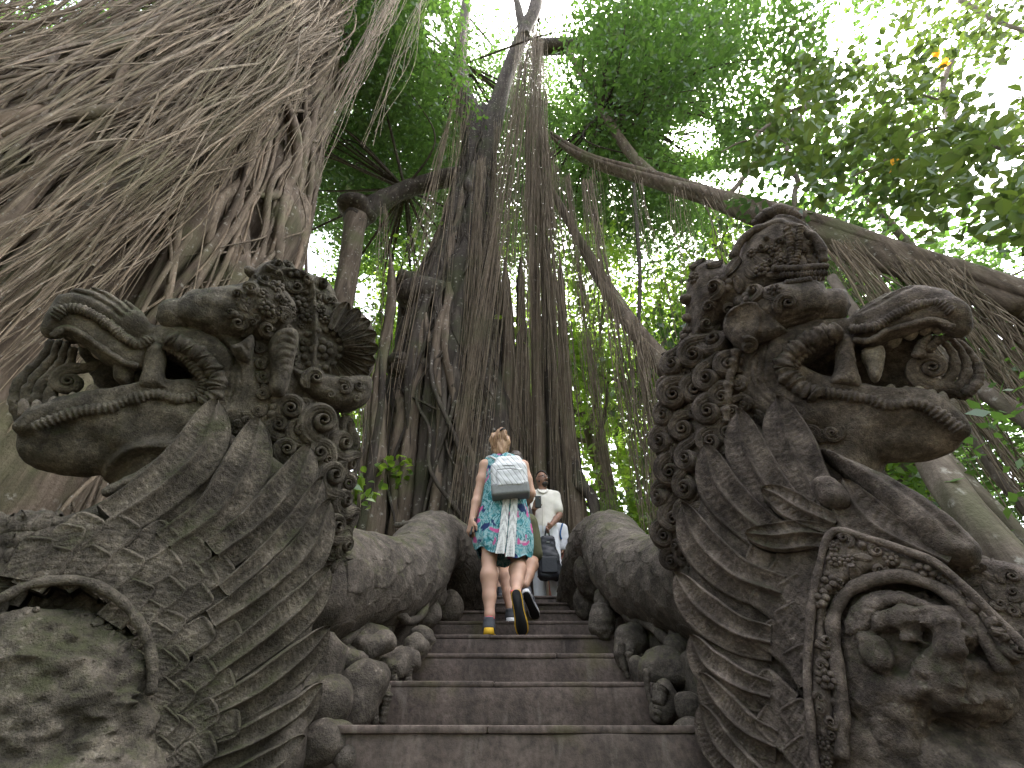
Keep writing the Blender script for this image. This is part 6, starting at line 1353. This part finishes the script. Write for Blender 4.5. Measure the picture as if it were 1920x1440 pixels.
obj('screen', box(at(1009, 941, Y3-.34)+v3(-.033, .0065, -.068), at(1009, 941, Y3-.34)+v3(.033, .0075, .068)), M['screen'], mp)
# black rucksack hanging from his hand
kc = at(1028, 1046, Y3-.26); KB = thing('backpack', 'black rucksack dangling from the hand of the man in cream shirt', 'backpack', kc)
k_ = pxm(1028, 1046, Y3-.26); s = grow([kc], .42, .008)
s.rbox(kc+v3(0, 0, -.09), (20*k_, .085, .15), .05, .0); s.rbox(kc+v3(-.005, 0, .10), (15*k_, .065, .15), .05, .08); s.rough(.006, 22, 3); s.rough(.003, 60, 5); kb = obj('bag_body', s.mesh(), M['navy'], KB)
s = grow([kc], .3, .007); s.rbox(kc+v3(0, -.085, -.10), (15*k_, .02, .09), .015, 0); obj('pocket', s.mesh(), M['navy'], kb)
obj('logo_patch', box(kc+v3(-.02, -.071, .15), kc+v3(.02, -.069, .162)), M['bagbase'], kb)
seam('carry_loop', [kc+v3(-.03, 0, .24), J3['wr']+v3(-.05, -.07, -.05), kc+v3(.03, 0, .24)], .011, M['navy'], KB)
for q in range(4): seam('strap', [kc+v3(.09, .05, .1-.08*q), kc+v3(.13+.012*q, .04, -.1), kc+v3(.10+.02*q, .03, -.30-.04*q)], .010, M['navy'], KB)
# child behind him
Y4 = 6.05
J4 = dict(floor=ZD, hd=at(1033, 965, Y4), nk=at(1036, 980, Y4), ch=at(1042, 1002, Y4), pv=at(1044, 1035, Y4), sl=at(1030, 990, Y4), el=at(1026, 1010, Y4), wl=at(1030, 1028, Y4), sr=at(1056, 990, Y4), er=at(1060, 1012, Y4-.02), wr=at(1056, 1030, Y4-.08), hl=at(1038, 1042, Y4), kl=at(1038, 1078, Y4), al=at(1038, 1116, Y4), hr=at(1050, 1042, Y4), kr=at(1053, 1078, Y4-.04), ar=at(1053, 1114, Y4))
p4_, sh4 = walker('child in loose white shirt and coral trousers behind the man in cream shirt', J4, M['skin_tan'], M['whitecloth'], M['coral'], M['brownhair'], .78, False, -.01, 2)
seam('bag_strap', [J4['sr']+v3(-.015, -.08, .03), J4['ch']+v3(.05, -.11, -.02), J4['ch']+v3(.06, -.11, -.1)], .012, M['blue'], p4_)
for a_ in (J4['al'], J4['ar']): shoe(p4_, a_*(1, 1, 0)+v3(0, .06, ZD+.012), (0, -1, 0), (0, 0, 1), M['sandal'], M['sole'], M['sole'], .2)
